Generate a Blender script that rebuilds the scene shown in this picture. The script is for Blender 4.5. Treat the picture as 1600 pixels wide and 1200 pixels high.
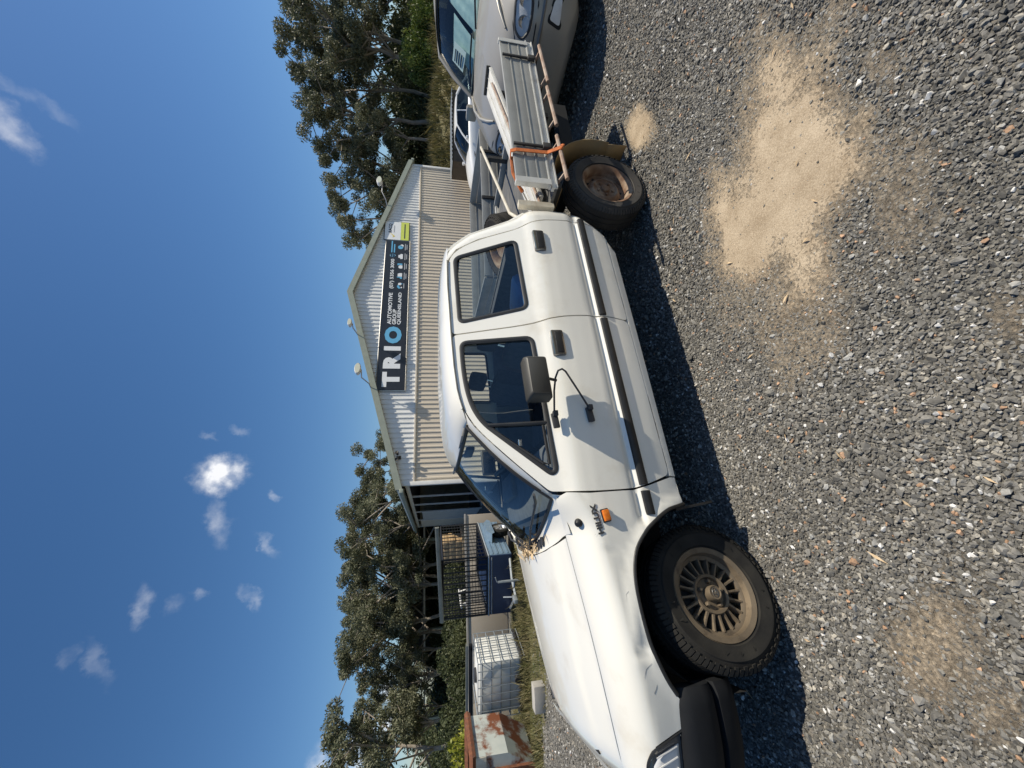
import bpy, bmesh, math, random
import numpy as np
from mathutils import Vector, Matrix, Euler
from mathutils.geometry import delaunay_2d_cdt

for o in list(bpy.data.objects):
    bpy.data.objects.remove(o, do_unlink=True)
scene = bpy.context.scene
COL = scene.collection
R = math.radians

# ---------------------------------------------------------------- camera
# the phone was held on its side: world "up" points to the left edge of the picture
CAM_H = 1.655
PITCH = math.atan(124.0 / 600.0)
cam_data = bpy.data.cameras.new('camera')
cam = bpy.data.objects.new('camera', cam_data)
COL.objects.link(cam)
cam_data.sensor_fit = 'HORIZONTAL'
cam_data.sensor_width = 36.0
cam_data.lens = 36.0 * 600.0 / 1600.0
cam_data.clip_start = 0.02
cam_data.clip_end = 3000
ct, st = math.cos(PITCH), math.sin(PITCH)
cx = Vector((0, -st, -ct))          # picture right  = world down
cy = Vector((1, 0, 0))              # picture up     = world right
cz = cx.cross(cy)
m3 = Matrix((cx, cy, cz)).transposed()
cam.matrix_world = Matrix.Translation((0, 0, CAM_H)) @ m3.to_4x4()
scene.camera = cam

# ---------------------------------------------------------------- sun, sky, exposure
SUN_DIR = Vector((0.716, -0.02, 1.0)).normalized()
SUN_EL = math.asin(SUN_DIR.z)
sun_data = bpy.data.lights.new('sun', 'SUN')
sun_data.energy = 4.3
sun_data.angle = R(0.53)
sun_data.color = (1.0, 0.92, 0.77)
sun = bpy.data.objects.new('sun', sun_data)
COL.objects.link(sun)
sun.rotation_euler = (-SUN_DIR).to_track_quat('-Z', 'Y').to_euler()
sun.location = (30, 0, 40)

world = bpy.data.worlds.new('World')
scene.world = world
world.use_nodes = True
wn, wl = world.node_tree.nodes, world.node_tree.links
wn.clear()
w_out = wn.new('ShaderNodeOutputWorld')
w_bg = wn.new('ShaderNodeBackground')
w_bg.inputs['Strength'].default_value = 0.083
sky = wn.new('ShaderNodeTexSky')
sky.sky_type = 'NISHITA'
sky.sun_disc = False
sky.sun_elevation = SUN_EL
sky.sun_rotation = math.atan2(SUN_DIR.x, SUN_DIR.y)
sky.air_density = 1.0
sky.dust_density = 0.55
sky.ozone_density = 5.0
sky.altitude = 20
wl.new(w_bg.outputs[0], w_out.inputs[0])

def ray(x, y):
    a = (600 - y) / 600.0
    b = (x - 800) / 600.0
    return Vector((a, ct - b * st, -(st + b * ct)))

# small fair-weather clouds, drawn on the sky by direction (centre, half-size in degrees, strength)
CLOUDS = []
def cloud(x, y, ru, rv, s, roll=0.0):
    CLOUDS.append((ray(x, y).normalized(), ru, rv, s if s > 1.05 else s * .48, roll))
cloud(345, 742, 2.7, 3.2, 1.5)
cloud(338, 812, 3.4, 1.4, 0.75, 20)
cloud(432, 775, 1.2, 0.7, 0.65, 30)
cloud(418, 852, 2.2, 0.8, 0.6, 40)
cloud(390, 932, 2.2, 0.9, 0.6, 40)
cloud(220, 948, 2.2, 1.1, 0.75)
cloud(275, 940, 1.2, 0.9, 0.35)
cloud(312, 930, 1.0, 1.0, 0.4)
cloud(150, 1038, 2.6, 0.9, 0.35, 35)
cloud(105, 1030, 1.1, 0.7, 0.3)
cloud(328, 682, 1.3, 0.6, 0.35, 60)
cloud(375, 672, 1.1, 0.7, 0.4, 60)
cloud(12, 195, 3.0, 1.6, 1.0, 30)
cloud(40, 150, 4.0, 0.9, 0.35, 60)
cloud(604, 1074, 2.4, 1.6, 1.3)
cloud(606, 1130, 2.0, 1.4, 1.2)
cloud(640, 1120, 3.0, 2.0, 0.7)
cloud(560, 1165, 3.4, 2.4, 1.1)
cloud(500, 1195, 2.0, 1.4, 0.9)
for k in range(26):     # the same sparse clouds go on round the rest of the sky
    rr = random.Random(900 + k)
    az = R(68 + rr.random() * 225); el = R(8 + rr.random() * 40)
    d = Vector((math.sin(az) * math.cos(el), math.cos(az) * math.cos(el), math.sin(el)))
    CLOUDS.append((d, 1.5 + rr.random() * 2.5, .8 + rr.random() * 1.5, .4 + rr.random() * .8, rr.random() * 90))
tc = wn.new('ShaderNodeTexCoord')
nz = wn.new('ShaderNodeTexNoise'); nz.inputs['Scale'].default_value = 26; nz.inputs['Detail'].default_value = 7
nz.inputs['Roughness'].default_value = 0.62
wl.new(tc.outputs['Generated'], nz.inputs['Vector'])
nb = wn.new('ShaderNodeVectorMath'); nb.operation = 'SUBTRACT'; nb.inputs[1].default_value = (.5, .5, .5)
wl.new(nz.outputs['Color'], nb.inputs[0])
nsc = wn.new('ShaderNodeVectorMath'); nsc.operation = 'SCALE'; nsc.inputs['Scale'].default_value = 0.06
wl.new(nb.outputs[0], nsc.inputs[0])
wd = wn.new('ShaderNodeVectorMath'); wd.operation = 'ADD'
wl.new(tc.outputs['Generated'], wd.inputs[0]); wl.new(nsc.outputs[0], wd.inputs[1])
acc = None
for (d, ru, rv, s, roll) in CLOUDS:
    up = Vector((0, 0, 1))
    u = d.cross(up).normalized(); v = u.cross(d).normalized()
    c_, s_ = math.cos(R(roll)), math.sin(R(roll))
    u, v = u * c_ + v * s_, v * c_ - u * s_
    dif = wn.new('ShaderNodeVectorMath'); dif.operation = 'SUBTRACT'
    wl.new(wd.outputs[0], dif.inputs[0]); dif.inputs[1].default_value = d
    ln = []
    for ax, rad in ((u, ru), (v, rv)):
        dt = wn.new('ShaderNodeVectorMath'); dt.operation = 'DOT_PRODUCT'
        wl.new(dif.outputs[0], dt.inputs[0]); dt.inputs[1].default_value = ax / math.sin(R(rad * .82))
        ln.append(dt)
    cmb = wn.new('ShaderNodeCombineXYZ')
    wl.new(ln[0].outputs['Value'], cmb.inputs[0]); wl.new(ln[1].outputs['Value'], cmb.inputs[1])
    # keep only the cloud's own side of the sky
    dd = wn.new('ShaderNodeVectorMath'); dd.operation = 'DOT_PRODUCT'
    wl.new(tc.outputs['Generated'], dd.inputs[0]); dd.inputs[1].default_value = -d
    fz = wn.new('ShaderNodeMath'); fz.operation = 'MULTIPLY_ADD'; fz.inputs[1].default_value = 4.0; fz.inputs[2].default_value = 4.0
    wl.new(dd.outputs['Value'], fz.inputs[0]); wl.new(fz.outputs[0], cmb.inputs[2])
    le = wn.new('ShaderNodeVectorMath'); le.operation = 'LENGTH'
    wl.new(cmb.outputs[0], le.inputs[0])
    mr = wn.new('ShaderNodeMapRange'); mr.interpolation_type = 'SMOOTHSTEP'
    mr.inputs['From Min'].default_value = 1.25; mr.inputs['From Max'].default_value = 0.1
    mr.inputs['To Min'].default_value = 0; mr.inputs['To Max'].default_value = s
    wl.new(le.outputs['Value'], mr.inputs['Value'])
    if acc is None: acc = mr.outputs[0]
    else:
        mx = wn.new('ShaderNodeMath'); mx.operation = 'MAXIMUM'
        wl.new(acc, mx.inputs[0]); wl.new(mr.outputs[0], mx.inputs[1]); acc = mx.outputs[0]
n2 = wn.new('ShaderNodeTexNoise'); n2.inputs['Scale'].default_value = 38; n2.inputs['Detail'].default_value = 6
wl.new(tc.outputs['Generated'], n2.inputs['Vector'])
n2r = wn.new('ShaderNodeMapRange'); n2r.inputs['From Min'].default_value = .35; n2r.inputs['From Max'].default_value = .68
wl.new(n2.outputs['Fac'], n2r.inputs['Value'])
n2m = wn.new('ShaderNodeMath'); n2m.operation = 'MULTIPLY_ADD'; n2m.inputs[1].default_value = .75; n2m.inputs[2].default_value = .25
wl.new(n2r.outputs[0], n2m.inputs[0])
cf = wn.new('ShaderNodeMath'); cf.operation = 'MULTIPLY'; cf.use_clamp = True
wl.new(acc, cf.inputs[0]); wl.new(n2m.outputs[0], cf.inputs[1])
mixc = wn.new('ShaderNodeMix'); mixc.data_type = 'RGBA'
wl.new(cf.outputs[0], mixc.inputs['Factor'])
hs = wn.new('ShaderNodeHueSaturation'); hs.inputs['Saturation'].default_value = 1.17; hs.inputs['Value'].default_value = .93
wl.new(sky.outputs[0], hs.inputs['Color'])
wl.new(hs.outputs[0], mixc.inputs['A'])
mixc.inputs['B'].default_value = (8.5, 8.6, 8.9, 1)
wl.new(mixc.outputs['Result'], w_bg.inputs['Color'])

vs = scene.view_settings
scene.display_settings.display_device = 'sRGB'
vs.view_transform = 'Standard'; vs.look = 'None'; vs.gamma = 1.0; vs.use_curve_mapping = False
vs.exposure = 0.46

# ---------------------------------------------------------------- helpers
def sstep(a, b, x):
    t = min(1.0, max(0.0, (x - a) / (b - a)))
    return t * t * (3 - 2 * t)

def ground_z(x, y):
    y0 = 4.3 + 4.6 * sstep(2.0, 3.6, x)
    d = y - y0
    k = 0.35
    d = (d + math.sqrt(d * d + k * k)) / 2 - (-0) if d > -3 else 0.0
    z = -0.09 * d
    lim = -0.87
    e = z - lim
    e = (e + math.sqrt(e * e + 0.01)) / 2
    return lim + e

def hit(x, y):
    """point of the ground under a pixel"""
    r = ray(x, y)
    t = 0.5
    for i in range(4000):
        p = r * t
        if CAM_H + p.z <= ground_z(p.x, p.y):
            break
        t += 0.01 + t * 0.0015
    return Vector((p.x, p.y, ground_z(p.x, p.y)))

def depth(x, y, Y):
    r = ray(x, y); t = Y / r.y
    return Vector((r.x * t, Y, CAM_H + r.z * t))

MATS = {}
def pmat(name, base, rough=0.5, metal=0.0, col2=None, vscale=6.0, vlo=.35, vhi=.65, bump=0.0, bscale=60.0, coat=0.0,
         spec=0.5, rvar=0.0, detail=5, col3=None, v3scale=2.0, v3lo=.55, v3hi=.7, gen=False):
    m = bpy.data.materials.new(name); MATS[name] = m
    m.use_nodes = True
    n, l = m.node_tree.nodes, m.node_tree.links
    b = n['Principled BSDF']
    b.inputs['Base Color'].default_value = (*base, 1)
    b.inputs['Roughness'].default_value = rough
    b.inputs['Metallic'].default_value = metal
    b.inputs['Specular IOR Level'].default_value = spec
    b.inputs['Coat Weight'].default_value = coat
    b.inputs['Coat Roughness'].default_value = 0.06
    t = n.new('ShaderNodeTexCoord'); co = t.outputs['Object']
    if col2 is not None:
        nt = n.new('ShaderNodeTexNoise'); nt.inputs['Scale'].default_value = vscale; nt.inputs['Detail'].default_value = detail
        l.new(co, nt.inputs['Vector'])
        mr = n.new('ShaderNodeMapRange'); mr.inputs['From Min'].default_value = vlo; mr.inputs['From Max'].default_value = vhi
        l.new(nt.outputs['Fac'], mr.inputs['Value'])
        mx = n.new('ShaderNodeMix'); mx.data_type = 'RGBA'
        mx.inputs['A'].default_value = (*base, 1); mx.inputs['B'].default_value = (*col2, 1)
        l.new(mr.outputs[0], mx.inputs['Factor'])
        outc = mx.outputs['Result']
        if col3 is not None:
            n3 = n.new('ShaderNodeTexNoise'); n3.inputs['Scale'].default_value = v3scale; n3.inputs['Detail'].default_value = 8
            n3.inputs['Roughness'].default_value = .65
            l.new(co, n3.inputs['Vector'])
            m3_ = n.new('ShaderNodeMapRange'); m3_.inputs['From Min'].default_value = v3lo; m3_.inputs['From Max'].default_value = v3hi
            l.new(n3.outputs['Fac'], m3_.inputs['Value'])
            mx3 = n.new('ShaderNodeMix'); mx3.data_type = 'RGBA'
            l.new(outc, mx3.inputs['A']); mx3.inputs['B'].default_value = (*col3, 1)
            l.new(m3_.outputs[0], mx3.inputs['Factor']); outc = mx3.outputs['Result']
        l.new(outc, b.inputs['Base Color'])
        if rvar:
            mm = n.new('ShaderNodeMapRange'); mm.inputs['To Min'].default_value = rough; mm.inputs['To Max'].default_value = rough + rvar
            l.new(nt.outputs['Fac'], mm.inputs['Value']); l.new(mm.outputs[0], b.inputs['Roughness'])
    if bump:
        nb_ = n.new('ShaderNodeTexNoise'); nb_.inputs['Scale'].default_value = bscale; nb_.inputs['Detail'].default_value = 4
        l.new(co, nb_.inputs['Vector'])
        bp = n.new('ShaderNodeBump'); bp.inputs['Strength'].default_value = bump; bp.inputs['Distance'].default_value = 0.01
        l.new(nb_.outputs['Fac'], bp.inputs['Height']); l.new(bp.outputs[0], b.inputs['Normal'])
    return m

def glassmat(name, tint, refl=1.0):
    m = bpy.data.materials.new(name); MATS[name] = m
    m.use_nodes = True
    n, l = m.node_tree.nodes, m.node_tree.links
    n.remove(n['Principled BSDF'])
    tr = n.new('ShaderNodeBsdfTransparent'); tr.inputs[0].default_value = (*tint, 1)
    gl = n.new('ShaderNodeBsdfGlossy'); gl.inputs['Roughness'].default_value = 0.015
    gl.inputs['Color'].default_value = (refl, refl, refl, 1)
    lw = n.new('ShaderNodeLayerWeight'); lw.inputs['Blend'].default_value = .5
    pw = n.new('ShaderNodeMath'); pw.operation = 'POWER'; pw.inputs[1].default_value = 5.0
    l.new(lw.outputs['Facing'], pw.inputs[0])
    fr = n.new('ShaderNodeMath'); fr.operation = 'MULTIPLY_ADD'; fr.inputs[1].default_value = .93; fr.inputs[2].default_value = .045
    l.new(pw.outputs[0], fr.inputs[0])
    mx = n.new('ShaderNodeMixShader')
    l.new(fr.outputs[0], mx.inputs[0]); l.new(tr.outputs[0], mx.inputs[1]); l.new(gl.outputs[0], mx.inputs[2])
    l.new(mx.outputs[0], n['Material Output'].inputs[0])
    return m

class MB:
    """collects shapes for one mesh"""
    def __init__(self): self.v = []; self.f = []
    def add(self, vs_, fs_):
        o = len(self.v); self.v += [tuple(p) for p in vs_]; self.f += [tuple(i + o for i in f) for f in fs_]; return self
    def box(self, c, s, rot=None, bev=0.0):
        hx, hy, hz = s[0] / 2, s[1] / 2, s[2] / 2
        if bev <= 0:
            p = [(x, y, z) for x in (-hx, hx) for y in (-hy, hy) for z in (-hz, hz)]
            f = [(0, 1, 3, 2), (4, 6, 7, 5), (0, 4, 5, 1), (2, 3, 7, 6), (0, 2, 6, 4), (1, 5, 7, 3)]
        else:
            bm = bmesh.new(); bmesh.ops.create_cube(bm, size=1)
            for v in bm.verts: v.co = (v.co.x * s[0], v.co.y * s[1], v.co.z * s[2])
            bmesh.ops.bevel(bm, geom=bm.edges[:], offset=bev, segments=2, profile=.6, affect='EDGES')
            bm.verts.index_update()
            p = [v.co[:] for v in bm.verts]; f = [tuple(v.index for v in q.verts) for q in bm.faces]; bm.free()
        M = rot if isinstance(rot, Matrix) else (Euler(rot).to_matrix() if rot else Matrix.Identity(3))
        c = Vector(c)
        return self.add([M @ Vector(q) + c for q in p], f)
    def tube(self, pts, r, n=8, cap=True):
        pts = [Vector(p) for p in pts]; k = len(pts)
        rs = r if isinstance(r, (list, tuple)) else [r] * k
        vs_, fs_ = [], []
        ref = None
        for i, p in enumerate(pts):
            d = (pts[min(i + 1, k - 1)] - pts[max(i - 1, 0)]).normalized()
            if ref is None:
                ref = Vector((0, 0, 1)) if abs(d.z) < .9 else Vector((1, 0, 0))
            a = d.cross(ref)
            if a.length < 1e-6: a = d.cross(Vector((1, 0, 0)))
            a.normalize(); b = a.cross(d).normalized(); ref = b
            for j in range(n):
                t = 2 * math.pi * j / n
                vs_.append(p + (a * math.cos(t) + b * math.sin(t)) * rs[i])
        for i in range(k - 1):
            for j in range(n):
                j2 = (j + 1) % n
                fs_.append((i * n + j, (i + 1) * n + j, (i + 1) * n + j2, i * n + j2))
        if cap:
            fs_.append(tuple(range(n))); fs_.append(tuple((k - 1) * n + j for j in reversed(range(n))))
        return self.add(vs_, fs_)
    def lathe(self, prof, n=48, M=None, closed=False):
        """prof = (radius, height) turned round Z, then placed by M"""
        M = M or Matrix.Identity(4); vs_, fs_ = [], []
        k = len(prof)
        for j in range(n):
            t = 2 * math.pi * j / n
            for r_, z_ in prof: vs_.append(M @ Vector((r_ * math.cos(t), r_ * math.sin(t), z_)))
        for j in range(n):
            j2 = (j + 1) % n
            for i in range(k - 1 + (1 if closed else 0)):
                i2 = (i + 1) % k
                fs_.append((j * k + i, j2 * k + i, j2 * k + i2, j * k + i2))
        return self.add(vs_, fs_)
    def prism(self, poly, h, M=None):
        """poly in XY extruded along Z from 0 to h"""
        M = M or Matrix.Identity(4); k = len(poly)
        vs_ = [M @ Vector((x, y, 0)) for x, y in poly] + [M @ Vector((x, y, h)) for x, y in poly]
        fs_ = [tuple(reversed(range(k))), tuple(range(k, 2 * k))] + [(i, (i + 1) % k, k + (i + 1) % k, k + i) for i in range(k)]
        return self.add(vs_, fs_)
    def grid(self, fn, us, vs2, flip=False):
        nu, nv = len(us), len(vs2)
        p = [fn(u, v) for u in us for v in vs2]
        f = []
        for i in range(nu - 1):
            for j in range(nv - 1):
                q = (i * nv + j, (i + 1) * nv + j, (i + 1) * nv + j + 1, i * nv + j + 1)
                f.append(tuple(reversed(q)) if flip else q)
        return self.add(p, f)
    def mirror(self):
        k = len(self.v)
        self.v += [(x, -y, z) for x, y, z in self.v]
        self.f += [tuple(reversed([i + k for i in f])) for f in self.f]
        return self
    def build(self, name, mat, parent=None, smooth=35, fix=True):
        me = bpy.data.meshes.new(name)
        me.from_pydata([tuple(v) for v in self.v], [], self.f)
        if fix:
            bm = bmesh.new(); bm.from_mesh(me)
            bmesh.ops.recalc_face_normals(bm, faces=bm.faces[:])
            bm.to_mesh(me); bm.free()
        if smooth is not None:
            me.polygons.foreach_set('use_smooth', [True] * len(me.polygons))
            me.set_sharp_from_angle(angle=R(smooth))
        if isinstance(mat, str): mat = MATS[mat]
        me.materials.append(mat)
        o = bpy.data.objects.new(name, me); COL.objects.link(o)
        if parent is not None: o.parent = parent
        return o

def tag(o, label=None, cat=None, group=None, kind=None):
    if label: o['label'] = label
    if cat: o['category'] = cat
    if group: o['group'] = group
    if kind: o['kind'] = kind
    return o
def thing(name, label, cat, loc=(0, 0, 0), rz=0.0, group=None, rot=None):
    o = bpy.data.objects.new(name, None); COL.objects.link(o)
    o.empty_display_size = .2
    o.location = loc; o.rotation_euler = rot if rot else (0, 0, rz)
    return tag(o, label, cat, group)
def copy_tree(o, parent=None):
    c = o.copy(); COL.objects.link(c); c.parent = parent
    for ch in list(o.children): copy_tree(ch, c)
    return c
def linkdata(name, me, parent=None, loc=(0, 0, 0), rot=(0, 0, 0), scale=(1, 1, 1)):
    o = bpy.data.objects.new(name, me); COL.objects.link(o); o.parent = parent
    o.location = loc; o.rotation_euler = rot; o.scale = scale
    return o
def text(name, body, size, mat, parent, M, extrude=.004, bold=0.0, align='LEFT', width=None, height=None):
    cu = bpy.data.curves.new(name, 'FONT'); cu.body = body; cu.size = size; cu.extrude = extrude
    cu.offset = bold; cu.align_x = align; cu.resolution_u = 3
    t = bpy.data.objects.new(name, cu); COL.objects.link(t)
    bpy.context.view_layer.update()
    me = bpy.data.meshes.new_from_object(t.evaluated_get(bpy.context.evaluated_depsgraph_get()))
    bpy.data.objects.remove(t, do_unlink=True); bpy.data.curves.remove(cu)
    if width or height:
        xs = [v.co.x for v in me.vertices]; ys = [v.co.y for v in me.vertices]
        x0, x1, y0, y1 = min(xs), max(xs), min(ys), max(ys)
        sx = width / (x1 - x0) if width else 1; sy = height / (y1 - y0) if height else 1
        for v in me.vertices:
            v.co.x = (v.co.x - x0) * sx; v.co.y = (v.co.y - y0) * sy
    me.materials.clear(); me.materials.append(MATS[mat] if isinstance(mat, str) else mat)
    me.transform(M)
    o = bpy.data.objects.new(name, me); COL.objects.link(o); o.parent = parent
    return o
def interp(tab, x):
    if x <= tab[0][0]: return tab[0][1]
    for i in range(len(tab) - 1):
        if x <= tab[i + 1][0]:
            a, b = tab[i], tab[i + 1]
            return a[1] + (b[1] - a[1]) * (x - a[0]) / (b[0] - a[0])
    return tab[-1][1]
def roundpoly(pts, seg=5):
    """pts = (x, z, radius); corners rounded"""
    out = []; k = len(pts)
    for i in range(k):
        p = Vector(pts[i][:2]); a = Vector(pts[i - 1][:2]); b = Vector(pts[(i + 1) % k][:2])
        r_ = pts[i][2] if len(pts[i]) > 2 else 0
        if r_ <= 0: out.append((p.x, p.y)); continue
        da, db = (a - p), (b - p)
        ra = min(r_, da.length * .48); rb = min(r_, db.length * .48)
        A = p + da.normalized() * ra; B = p + db.normalized() * rb
        for j in range(seg + 1):
            t = j / seg
            q = A * (1 - t) ** 2 + p * 2 * t * (1 - t) + B * t * t
            out.append((q.x, q.y))
    return out
def densify(pts, step, closed=True):
    out = []
    k = len(pts)
    for i in range(k if closed else k - 1):
        a = Vector(pts[i]); b = Vector(pts[(i + 1) % k])
        m_ = max(1, int((b - a).length / step + .5))
        for j in range(m_): out.append(tuple(a + (b - a) * (j / m_)))
    if not closed: out.append(tuple(pts[-1]))
    return out
def inset(pts, d):
    """shrink a closed polygon by d"""
    k = len(pts); area = sum(pts[i][0] * pts[(i + 1) % k][1] - pts[(i + 1) % k][0] * pts[i][1] for i in range(k))
    sg = 1 if area > 0 else -1
    out = []
    for i in range(k):
        p = Vector(pts[i]); e1 = (p - Vector(pts[i - 1])); e2 = (Vector(pts[(i + 1) % k]) - p)
        if e1.length < 1e-9 or e2.length < 1e-9: out.append(tuple(p)); continue
        n1 = Vector((-e1.y, e1.x)).normalized() * sg; n2_ = Vector((-e2.y, e2.x)).normalized() * sg
        nn = (n1 + n2_)
        if nn.length < .2: nn = n1
        nn.normalize(); c = max(.5, nn.dot(n1))
        out.append(tuple(p + nn * (d / c)))
    return out
def inpoly(p, poly):
    x, y = p; c = False; k = len(poly)
    for i in range(k):
        x1, y1 = poly[i]; x2, y2 = poly[i - 1]
        if (y1 > y) != (y2 > y) and x < (x2 - x1) * (y - y1) / (y2 - y1) + x1: c = not c
    return c
def panel(name, outline, fmap, mat, parent, holes=(), step=.035, thick=.02, rows=(), tilt=0.0, both=True, label=None):
    """a curved sheet-metal piece: 2D outline (minus holes), bent by fmap(u, v), edges folded inward"""
    out = densify(outline, step)
    hs_ = [densify(h_, step) for h_ in holes]
    pts = list(out); edges = [(i, (i + 1) % len(out)) for i in range(len(out))]
    for h_ in hs_:
        o = len(pts); pts += h_; edges += [(o + i, o + (i + 1) % len(h_)) for i in range(len(h_))]
    us = [p[0] for p in out]; vs_ = [p[1] for p in out]
    nu = max(1, int((max(us) - min(us)) / step)); vv = []
    v = min(vs_)
    vv = set(round(min(vs_) + (i + .5) * step, 5) for i in range(int((max(vs_) - min(vs_)) / step) + 1))
    lines = sorted(vv | set(rows))
    bnd = [Vector(p) for p in pts]
    arr = np.array(pts)
    for i in range(nu + 1):
        u = min(us) + (max(us) - min(us)) * (i + .5) / (nu + 1)
        for v in lines:
            q = (u, v - tilt * (u + 1.58)) if v in rows else (u, v)
            if not inpoly(q, out) or any(inpoly(q, h_) for h_ in hs_): continue
            if ((arr - np.array(q)) ** 2).sum(1).min() < (step * .3) ** 2: continue
            pts.append(q)
    res = delaunay_2d_cdt([Vector(p) for p in pts], edges, [], 0, 1e-6)
    V2, T = res[0], res[2]
    faces = []
    for t in T:
        c = (V2[t[0]] + V2[t[1]] + V2[t[2]]) / 3
        if inpoly(c, out) and not any(inpoly(c, h_) for h_ in hs_): faces.append(tuple(t))
    P, N = [], []
    e = 4e-3
    for q in V2:
        p = Vector(fmap(q.x, q.y)); P.append(p)
        du = Vector(fmap(q.x + e, q.y)) - Vector(fmap(q.x - e, q.y)); dv = Vector(fmap(q.x, q.y + e)) - Vector(fmap(q.x, q.y - e))
        n_ = du.cross(dv); n_.normalize(); N.append(n_)
    # orient outward (positive y or z)
    sgn = 1 if sum((n_.y + .6 * n_.z) for n_ in N) > 0 else -1
    N = [n_ * sgn for n_ in N]
    def ar(t): return (V2[t[1]].x - V2[t[0]].x) * (V2[t[2]].y - V2[t[0]].y) - (V2[t[2]].x - V2[t[0]].x) * (V2[t[1]].y - V2[t[0]].y)
    faces = [t if ar(t) > 0 else (t[0], t[2], t[1]) for t in faces]
    vote = 0
    for t in faces:
        a, b, c = (P[i] for i in t)
        vote += (b - a).cross(c - a).dot(N[t[0]] + N[t[1]] + N[t[2]])
    f2 = faces if vote > 0 else [(t[0], t[2], t[1]) for t in faces]
    ec = {}
    for t in f2:
        for i in range(3):
            k_ = (t[i], t[(i + 1) % 3])
            if (k_[1], k_[0]) in ec: del ec[(k_[1], k_[0])]
            else: ec[k_] = 1
    nv = len(P); inner = {}
    allv = list(P); fl = []
    if thick:
        for a, b in ec:
            for i in (a, b):
                if i not in inner:
                    inner[i] = len(allv); allv.append(P[i] - N[i] * thick)
            fl.append((b, a, inner[a], inner[b]))
    objs = []
    for sd in ((1, -1) if both else (1,)):
        me = bpy.data.meshes.new(name)
        ff = f2 + fl
        if sd < 0: ff = [tuple(reversed(f)) for f in ff]
        me.from_pydata([(p.x, p.y * sd, p.z) for p in allv], [], ff)
        ln_ = []
        for pi, poly in enumerate(me.polygons):
            for vi in poly.vertices:
                if pi < len(f2): n_ = N[vi]; ln_.append((n_.x, n_.y * sd, n_.z))
                else: ln_.append(tuple(poly.normal))
        me.polygons.foreach_set('use_smooth', [True] * len(me.polygons))
        me.normals_split_custom_set(ln_)
        me.materials.append(MATS[mat])
        o = bpy.data.objects.new(name, me); COL.objects.link(o); o.parent = parent
        if label: o['label'] = label
        objs.append(o)
    return objs
def ribbon(name, outline, d0, d1, fmap, off, mat, parent, both=True, step=.03, depth_=.012):
    """a raised rubber frame following a closed outline on a bent sheet"""
    o0 = densify(outline, step); a = inset(o0, d0); b = inset(o0, d1); k = len(o0)
    mid = inset(o0, (d0 + d1) / 2)
    res = []
    for sd in ((1, -1) if both else (1,)):
        mb = MB()
        def P(q, of):
            e = 4e-3
            p = Vector(fmap(*q)); du = Vector(fmap(q[0] + e, q[1])) - Vector(fmap(q[0] - e, q[1])); dv = Vector(fmap(q[0], q[1] + e)) - Vector(fmap(q[0], q[1] - e))
            n_ = du.cross(dv).normalized()
            if n_.y + .6 * n_.z < 0: n_ = -n_
            p = p + n_ * of
            return (p.x, p.y * sd, p.z)
        rows_ = [[P(q, off - depth_) for q in a], [P(q, off) for q in a], [P(q, off + .003) for q in mid], [P(q, off - .002) for q in b], [P(q, off - depth_) for q in b]]
        vs_ = [p for r_ in rows_ for p in r_]; fs_ = []
        for r_ in range(4):
            for i in range(k):
                j = (i + 1) % k; fs_.append((r_ * k + i, r_ * k + j, (r_ + 1) * k + j, (r_ + 1) * k + i))
        mb.add(vs_, fs_); res.append(mb.build(name, mat, parent))
    return res
# ---------------------------------------------------------------- materials
pmat('white_paint', (.79, .765, .69), .28, col2=(.75, .725, .65), vscale=1.6, coat=.8, rvar=.10, col3=(.58, .51, .39), v3scale=3.2, v3lo=.56, v3hi=.95)
pmat('white_car_paint', (.82, .82, .81), .25, coat=.5)
pmat('grey_paint', (.34, .325, .29), .34, metal=.35, col2=(.30, .285, .25), vscale=2.5, coat=.3, rvar=.15)
pmat('black_rubber', (.010, .010, .011), .5, col2=(.018, .018, .018), vscale=14)
pmat('lamp_surround_grey', (.06, .062, .068), .25, col2=(.09, .09, .095), vscale=6, coat=.7)
pmat('tray_dark', (.10, .10, .098), .65, metal=.2, col2=(.15, .145, .135), vscale=7, bump=.1, bscale=60)
pmat('black_plastic', (.022, .023, .025), .42, col2=(.045, .045, .047), vscale=5, bump=.05, bscale=300, rvar=.25)
pmat('scuffed_plastic', (.008, .009, .011), .6, spec=.16, col2=(.013, .014, .016), vscale=6, bump=.06, bscale=260, rvar=.2, col3=(.30, .30, .29), v3scale=6, v3lo=.66, v3hi=.74)
pmat('mirror_plastic', (.032, .031, .028), .5, col2=(.048, .046, .04), vscale=4, bump=.05, bscale=200)
pmat('tyre_rubber', (.013, .0125, .012), .8, spec=.25, col2=(.028, .026, .022), vscale=9, bump=.08, bscale=120, rvar=.1)
pmat('dusty_tyre', (.022, .021, .020), .8, col2=(.055, .048, .04), vscale=5, bump=.1, bscale=120)
pmat('bronze_alloy', (.145, .112, .076), .5, metal=.45, col2=(.215, .168, .115), vscale=7, bump=.05, bscale=160, rvar=.2, col3=(.09, .07, .05), v3scale=11)
pmat('rusty_steel', (.13, .065, .035), .75, metal=.15, col2=(.24, .15, .09), vscale=12, bump=.15, bscale=90, col3=(.33, .27, .2), v3scale=6, v3lo=.5, v3hi=.75)
pmat('chrome', (.75, .75, .75), .12, metal=1.0, col2=(.6, .6, .6), vscale=20)
pmat('dark_chrome', (.20, .20, .205), .12, metal=1.0, col2=(.26, .26, .26), vscale=20)
pmat('aluminium', (.36, .36, .34), .45, metal=.4, col2=(.30, .30, .285), vscale=7, rvar=.2, bump=.03, bscale=150, col3=(.28, .26, .23), v3scale=9, v3lo=.6, v3hi=.85)
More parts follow.
